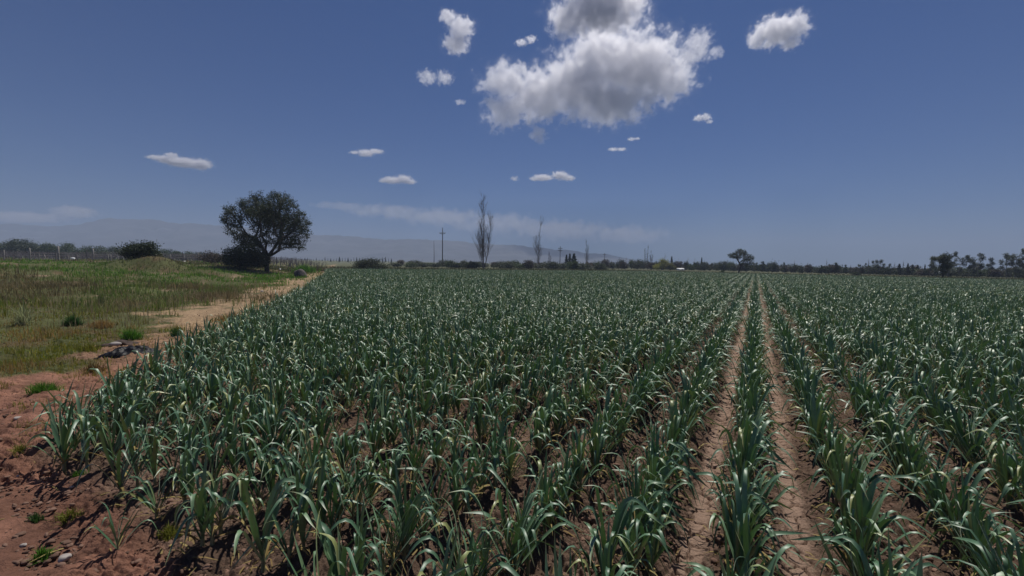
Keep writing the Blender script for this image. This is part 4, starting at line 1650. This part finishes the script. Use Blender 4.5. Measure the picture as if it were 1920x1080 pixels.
def build_fence():
    root = bpy.data.objects.new("wire_fence", None)
    COL.objects.link(root)
    D0 = 58.0
    rng = np.random.default_rng(90)
    posts = [(-160, 1.9, 0, .09), (-95, 1.9, 0, .09), (-40, 1.9, 0, .09), (8, 1.6, .02, .07), (57, 1.75, -.01, .09), (62, .9, .25, .05), (74, 1.0, .0, .05), (88, 1.0, -.35, .05),
             (104, 1.05, .18, .06), (110, 2.1, .01, .12), (128, .9, 0, .05), (146, .9, 0, .05), (175, 1.75, .02, .1), (203, 1.1, .0, .06), (208, 1.0, .02, .06),
             (222, 1.0, 0, .05), (320, 1.3, .0, .07), (345, 1.2, 0.05, .06), (372, 1.4, -.03, .07)]
    ox, oy = lat(110, D0), D0
    root.location = (ox, oy, float(ground_z(ox, oy)))
    z0 = root.location.z
    for px, h, lean, r in posts:
        d = D0 + (px - 110) * 0.012
        x = lat(px, d)
        z = float(ground_z(x, d)) - z0
        P = [(x - ox, d - oy, z - .2), (x - ox + lean * h * .5, d - oy, z + h * .5), (x - ox + lean * h, d - oy, z + h - .03), (x - ox + lean * h, d - oy, z + h)]
        V, F = tube(P, [r, r * .95, r * .85, r * .3], 7)
        obj("post", mesh("post", V, F, [M_POST]), root)
    for hz in (0.45, 0.85, 1.25):
        P = []
        for px in np.linspace(-170, 380, 40):
            d = D0 + (px - 110) * 0.012
            x = lat(px, d)
            P.append((x - ox, d - oy, float(ground_z(x, d)) - z0 + hz + 0.02 * math.sin(px)))
        V, F = tube(P, [0.008] * 40, 4)
        obj("wire", mesh("wire", V, F, [M_WIRE]), root)
    tag(root, "old wire fence on pale crooked wooden posts above the grassy bank", "fence")


build_fence()


def build_vineyard():
    rng = np.random.default_rng(93)
    parts = []
    for ry in np.arange(66, 128, 3.0):
        x0, x1 = -1.35 * ry, edge_x(ry) * 1.05 - 4
        if x1 - x0 < 4:
            continue
        x = x0
        while x < x1:
            z = float(ground_z(x, ry))
            parts.append(tube([(x, ry, z - .1), (x + rng.normal(0, .04), ry, z + rng.uniform(1.35, 1.75))], [.045, .04], 4))
            for k in range(3):
                xx = x + rng.uniform(0.5, 4.5)
                hh = rng.uniform(.7, 1.2)
                parts.append(tube([(xx, ry, z - .05), (xx + rng.normal(0, .1), ry, z + hh * .6), (xx + rng.normal(0, .3), ry + rng.normal(0, .15), z + hh)], [.05, .035, .012], 3))
            x += 4.8 + rng.uniform(-.3, .3)
        for h in (0.8, 1.3):
            P = [(xx, ry, float(ground_z(xx, ry)) + h) for xx in np.linspace(x0, x1, 26)]
            parts.append(tube(P, [.008] * 26, 3))
    V, F = join(parts)
    m = simple_mat("vine_wood", (0.12, 0.10, 0.10), (0.22, 0.19, 0.19), 1.0, 0.9, 0)
    o = obj("vineyard", mesh("vineyard", V, F, [m]))
    tag(o, "grey leafless vineyard of posts and vines stretching behind the fence", "vineyard", kind="stuff")


build_vineyard()


def build_shed():
    root = bpy.data.objects.new("farm_shed", None)
    w, d, h = 5.0, 3.4, 1.55
    V, F = join([box(0, -d / 2, h / 2, w, .12, h), box(0, d / 2, h / 2, w, .12, h), box(-w / 2 + .06, 0, h / 2, .12, d - .13, h), box(w / 2 - .06, 0, h / 2, .12, d - .13, h)])
    parts = [("wall", V, F, M_WHITE)]
    R = np.array([(-w / 2 - .2, -d / 2 - .3, h - .02), (w / 2 + .2, -d / 2 - .3, h - .02), (w / 2 + .2, 0, h + .7), (-w / 2 - .2, 0, h + .7), (-w / 2 - .2, d / 2 + .3, h - .02), (w / 2 + .2, d / 2 + .3, h - .02)])
    V = np.concatenate([R, R + np.array([0, 0, .1])])
    F = np.array([(0, 1, 2, 3), (3, 2, 5, 4), (6, 9, 8, 7), (9, 10, 11, 8), (0, 6, 7, 1), (4, 5, 11, 10), (0, 3, 9, 6), (3, 4, 10, 9), (1, 7, 8, 2), (2, 8, 11, 5)])
    parts.append(("roof", V, F, M_WHITE))
    V, F = box(0.9, -d / 2 - .07, .7, .8, .05, 1.4)
    parts.append(("door", V, F, M_POST))
    for nm, V, F, m in parts:
        c = bpy.data.objects.new(nm, mesh(nm, V, F, [m], False))
        c.parent = root
    link(root)
    put(root, 1274, 130, 0, 0, (0.40, 0.5, 0.30))
    tag(root, "low white shed half hidden in the hedge right of the willow", "shed")
    # pale round marker by the small field tree
    V, F = tube([(0, 0, .98), (0, -.02, 1.0), (0, -.03, 1.06)], [.02, .02, .02], 6)
    root = bpy.data.objects.new("marker_stake", None)
    V, F = tube([(0, 0, -.1), (0, 0, .8), (0, 0, 1.1)], [.03, .028, .02], 6)
    a = bpy.data.objects.new("stake", mesh("stake", V, F, [M_POLE]))
    V, F = tube([(0, -.05, .92), (0, -.05, .96), (0, -.05, 1.10), (0, -.05, 1.20), (0, -.05, 1.23)], [.05, .14, .16, .12, .03], 12)
    b_ = bpy.data.objects.new("jug", mesh("jug", V, F, [M_WHITE]))
    a.parent = b_.parent = root
    link(root)
    put(root, 1760, 60)
    tag(root, "small round white marker on a stake beside the black-trunked field tree", "marker")


build_shed()


# litter seen as white specks beyond the tree
def build_litter():
    rng = np.random.default_rng(15)
    for px, py, lab in [(525, 502, "white scrap of litter on the grass right of the big tree's trunk"),
                        (137, 489, "white scrap caught in the grass by the old fence"),
                        (345, 497, "whitish broken block lying right of the weedy mound")]:
        x, y = ground_point(px, py + 2)
        y = min(y, 56)
        x = lat(px, y)
        V, F = rough_ball(rng, 2, 0.5)
        o = obj("litter_scrap", mesh("litter_scrap", V * np.array([.22, .16, .13]), F, [M_WHITE], False), None, (x, y, float(ground_z(x, y)) + 0.1 + .25 * (px == 137)))
        tag(o, lab, "litter", "white scraps of litter")
    x, y = ground_point(190, 505)
    parts = []
    for i in range(14):
        a = rng.normal(0, .3)
        L = rng.uniform(.5, 1.2)
        c = rng.normal(0, .25, 3) * np.array([1.4, .8, .2])
        c[2] = abs(c[2]) + .05
        dv = np.array([math.cos(a), math.sin(a), rng.normal(0, .1)]) * L / 2
        parts.append(tube([c - dv, c, c + dv], [.04, .045, .03], 5))
    V, F = join(parts)
    o = obj("branch_pile", mesh("branch_pile", V, F, [simple_mat("reddish_wood", (0.10, 0.06, 0.05), (0.22, 0.14, 0.11), 6, .9, .2)]), None, (x, y, float(ground_z(x, y))))
    tag(o, "low pile of reddish cut branches left of the weedy mound", "branch pile")


build_litter()


# ------------------------------------------------------------------ clouds (real volumes high above the haze)
CLOUD_Z = 620.0


def cloud(seed, blobs, lab, density=0.03, thick=0.9, nscale=1.0, rag=1.0, group="small white clouds", dist=None):
    """blobs: (px, py, rx, ry) as seen in the photograph, laid out at the cloud's own distance"""
    px0 = sum(b[0] * b[2] for b in blobs) / sum(b[2] for b in blobs)
    py0 = sum(b[1] * b[2] for b in blobs) / sum(b[2] for b in blobs)

    def ray(px, py):
        v = Vector(((px - 960) / FPX, -(py - 540) / FPX, -1.0))
        return (CAM_M.to_3x3() @ v)
    r0 = ray(px0, py0)
    D = dist or (CLOUD_Z - CAM_H) / max(r0.z, 0.02)              # depth multiplier
    org = Vector((0, 0, CAM_H)) + r0 * D
    S = D / FPX                                                   # metres per photo pixel there
    up = (CAM_M.to_3x3() @ Vector((0, 1, 0)))
    rt = (CAM_M.to_3x3() @ Vector((1, 0, 0)))
    els = []
    rng = np.random.default_rng(seed)
    for (px, py, rx, ry) in blobs:
        c = rt * (px - px0) * S - up * (py - py0) * S
        els.append((c, rx * S, max(rx, ry) * S * thick * 0.8, ry * S))
    sub = 3
    bm_parts = []
    for c, a, b, h in els:
        V, F = ico(sub)
        bm_parts.append((V * np.array([a, b, h]) * 1.22 + np.array(c), F))
    V, F = join(bm_parts)
    me = mesh("cloud", V, F, [])
    o = obj("cloud", me, None, org)
    if len(els) > 1:
        md = o.modifiers.new("union", 'REMESH')
        md.mode = 'VOXEL'
        md.voxel_size = max(min(a, h) for _, a, b, h in els) * 0.16
        dg = bpy.context.evaluated_depsgraph_get()
        me2 = bpy.data.meshes.new_from_object(o.evaluated_get(dg))
        o.modifiers.clear()
        o.data = me2
        me2.name = "cloud"
    m = bpy.data.materials.new("cloud_vapour")
    m.use_nodes = True
    n, l = m.node_tree.nodes, m.node_tree.links
    n.clear()
    out = n.new("ShaderNodeOutputMaterial")
    pv = n.new("ShaderNodeVolumePrincipled")
    pv.inputs['Color'].default_value = (0.93, 0.93, 0.965, 1)
    pv.inputs['Anisotropy'].default_value = 0.55
    l.new(pv.outputs[0], out.inputs['Volume'])
    tc = n.new("ShaderNodeTexCoord")
    # warp
    size = max(a for _, a, b, h in els)
    hs = sum(h for _, a, b, h in els) / len(els)
    nz = n.new("ShaderNodeTexNoise")
    nz.inputs['Scale'].default_value = nscale * 1.9 / hs
    nz.inputs['Detail'].default_value = 9
    nz.inputs['Roughness'].default_value = 0.62
    mp = n.new("ShaderNodeVectorMath")
    mp.operation = 'ADD'
    mp.inputs[1].default_value = (seed * 137.0 * hs % 5000, seed * 71.0 * hs % 3000, 0)
    l.new(tc.outputs['Object'], mp.inputs[0])
    l.new(mp.outputs[0], nz.inputs['Vector'])
    prev = None
    for c, a, b, h in els:
        s1 = n.new("ShaderNodeVectorMath")
        s1.operation = 'SUBTRACT'
        l.new(tc.outputs['Object'], s1.inputs[0])
        s1.inputs[1].default_value = c
        s2 = n.new("ShaderNodeVectorMath")
        s2.operation = 'MULTIPLY'
        l.new(s1.outputs[0], s2.inputs[0])
        s2.inputs[1].default_value = (1 / a, 1 / b, 1 / h)
        s3 = n.new("ShaderNodeVectorMath")
        s3.operation = 'LENGTH'
        l.new(s2.outputs[0], s3.inputs[0])
        if prev is None:
            prev = s3.outputs['Value']
        else:
            mn = n.new("ShaderNodeMath")
            mn.operation = 'SMOOTH_MIN'
            mn.inputs[2].default_value = 0.25
            l.new(prev, mn.inputs[0])
            l.new(s3.outputs['Value'], mn.inputs[1])
            prev = mn.outputs[0]
    # field = (1 - r) + (noise - 0.55) * rag
    ma = n.new("ShaderNodeMath")
    ma.operation = 'MULTIPLY_ADD'
    l.new(nz.outputs[0], ma.inputs[0])
    ma.inputs[1].default_value = 2.4 * rag
    ma.inputs[2].default_value = 0.80 - 0.52 * 2.4 * rag
    sb = n.new("ShaderNodeMath")
    sb.operation = 'SUBTRACT'
    l.new(ma.outputs[0], sb.inputs[0])
    l.new(prev, sb.inputs[1])
    mr = n.new("ShaderNodeMapRange")
    mr.interpolation_type = 'SMOOTHSTEP'
    mr.inputs['From Min'].default_value = 0.0
    mr.inputs['From Max'].default_value = 0.30
    mr.inputs['To Max'].default_value = density * 150.0 / hs
    l.new(sb.outputs[0], mr.inputs['Value'])
    mv = n.new("ShaderNodeMapRange")                 # thin torn fringe outside the body
    mv.interpolation_type = 'SMOOTHSTEP'
    mv.inputs['From Min'].default_value = -0.30
    mv.inputs['From Max'].default_value = 0.30
    mv.inputs['To Max'].default_value = density * 9.0 / hs
    l.new(sb.outputs[0], mv.inputs['Value'])
    ad = n.new("ShaderNodeMath")
    l.new(mr.outputs[0], ad.inputs[0])
    l.new(mv.outputs[0], ad.inputs[1])
    l.new(ad.outputs[0], pv.inputs['Density'])
    m.cycles.volume_step_rate = 0.35
    o.data.materials.append(m)
    tag(o, lab, "cloud", group)
    return o


cloud(1, [(1195, 125, 115, 80), (1085, 160, 108, 70), (1245, 150, 72, 58), (1005, 182, 84, 60), (945, 208, 52, 44), (950, 152, 62, 44), (1140, 195, 105, 46), (1010, 250, 22, 24), (1130, 105, 92, 52)],
      "largest grey-hearted cumulus cloud high above the middle of the field", 0.020, 0.75, 1.35, 0.95, None)
cloud(2, [(1125, 25, 105, 48), (1060, 40, 45, 40), (1185, 5, 40, 30), (1120, -30, 90, 40)], "white cloud cut by the top of the picture, behind the largest cloud", 0.018, 0.8, 1.4, 0.8, None, 2300)
cloud(3, [(1310, 85, 34, 40), (1340, 98, 22, 14), (1290, 105, 28, 30)], "wispy cloud fringe on the right flank of the largest cloud", 0.006, 0.8, 1.3, 1.0, None)
cloud(4, [(1455, 60, 52, 34), (1490, 48, 36, 32), (1420, 75, 24, 22), (1480, 78, 26, 20)], "rounded white cloud alone at the upper right", 0.018, 0.8, 1.3, 0.85)
cloud(5, [(865, 52, 32, 26), (855, 82, 32, 26), (840, 32, 22, 18)], "curled white cloud left of the largest cloud", 0.016, 0.8, 1.3, 0.85)
cloud(6, [(800, 145, 22, 17), (832, 146, 22, 17), (862, 192, 12, 7)], "torn wisps of cloud below the curled cloud", 0.006, 0.8, 1.0, 1.1)
cloud(7, [(1310, 222, 12, 8), (1324, 220, 12, 9), (1330, 228, 8, 5)], "tiny white cloud under the right end of the largest cloud", 0.012, 0.8, 1.0, 1.1)
cloud(8, [(345, 305, 40, 11), (376, 308, 26, 13), (315, 299, 30, 9), (290, 295, 20, 5), (322, 291, 16, 6)], "long flat cloud above and left of the big tree", 0.016, 0.8, 1.1, 0.9)
cloud(9, [(686, 287, 20, 8), (704, 284, 18, 5), (665, 286, 12, 4)], "small thin cloud halfway up, between big tree and largest cloud", 0.010, 0.8, 0.9, 1.2)
cloud(10, [(735, 338, 24, 8), (757, 336, 20, 10), (770, 341, 14, 6), (720, 339, 12, 5)], "small flat-bottomed cloud low left of the tall poplar", 0.014, 0.8, 1.0, 1.0)
cloud(11, [(1018, 333, 24, 7), (1050, 329, 20, 10), (1066, 334, 16, 7), (1003, 335, 14, 5)], "small flat-bottomed cloud low right above the poplars", 0.014, 0.8, 1.0, 1.0)
cloud(12, [(1150, 280, 12, 4), (1165, 280, 12, 4)], "faint sliver of cloud below the largest cloud, lower of two", 0.006, 0.8, 0.8, 1.2)
cloud(13, [(1184, 261, 9, 4), (1195, 260, 7, 3)], "faint sliver of cloud below the largest cloud, upper of two", 0.006, 0.8, 0.8, 1.2)
cloud(14, [(965, 335, 10, 6)], "tiny puff of cloud left of the flat-bottomed one above the poplars", 0.006, 0.8, 0.8, 1.2)
cloud(15, [(978, 80, 14, 9), (996, 74, 14, 8)], "thin scrap of cloud at the upper left rim of the largest cloud", 0.006, 0.8, 0.9, 1.2)
cloud(16, [(40, 408, 110, 14), (140, 398, 60, 16), (-60, 405, 90, 16)], "pale veil of cloud lying along the mountain crest at the left edge", 0.0045, 0.6, 0.6, 0.7, None)
cloud(17, [(640, 386, 70, 9), (730, 396, 110, 15), (830, 408, 130, 20), (930, 420, 130, 24), (1050, 432, 140, 24), (1170, 440, 120, 20)], "long pale veil of cloud sloping down from the big tree past the poplars", 0.0017, 0.6, 0.5, 1.1, None)

# ------------------------------------------------------------------ haze
V, F = box(0, 0, (HAZE_TOP - 2.5) / 2, 5600, 5600, HAZE_TOP + 2.5)
hz = obj("haze", mesh("haze", V, F, [], False))
hm = bpy.data.materials.new("air_haze")
hm.use_nodes = True
hn, hl = hm.node_tree.nodes, hm.node_tree.links
hn.clear()
ho = hn.new("ShaderNodeOutputMaterial")
hp = hn.new("ShaderNodeVolumePrincipled")
hp.inputs['Color'].default_value = (0.46, 0.55, 0.75, 1)
hp.inputs['Density'].default_value = HAZE_DENSITY
hp.inputs['Anisotropy'].default_value = 0.0
hl.new(hp.outputs[0], ho.inputs['Volume'])
hz.data.materials.append(hm)
tag(hz, "pale blue haze lying over the plain toward the mountains", "haze", kind="stuff")
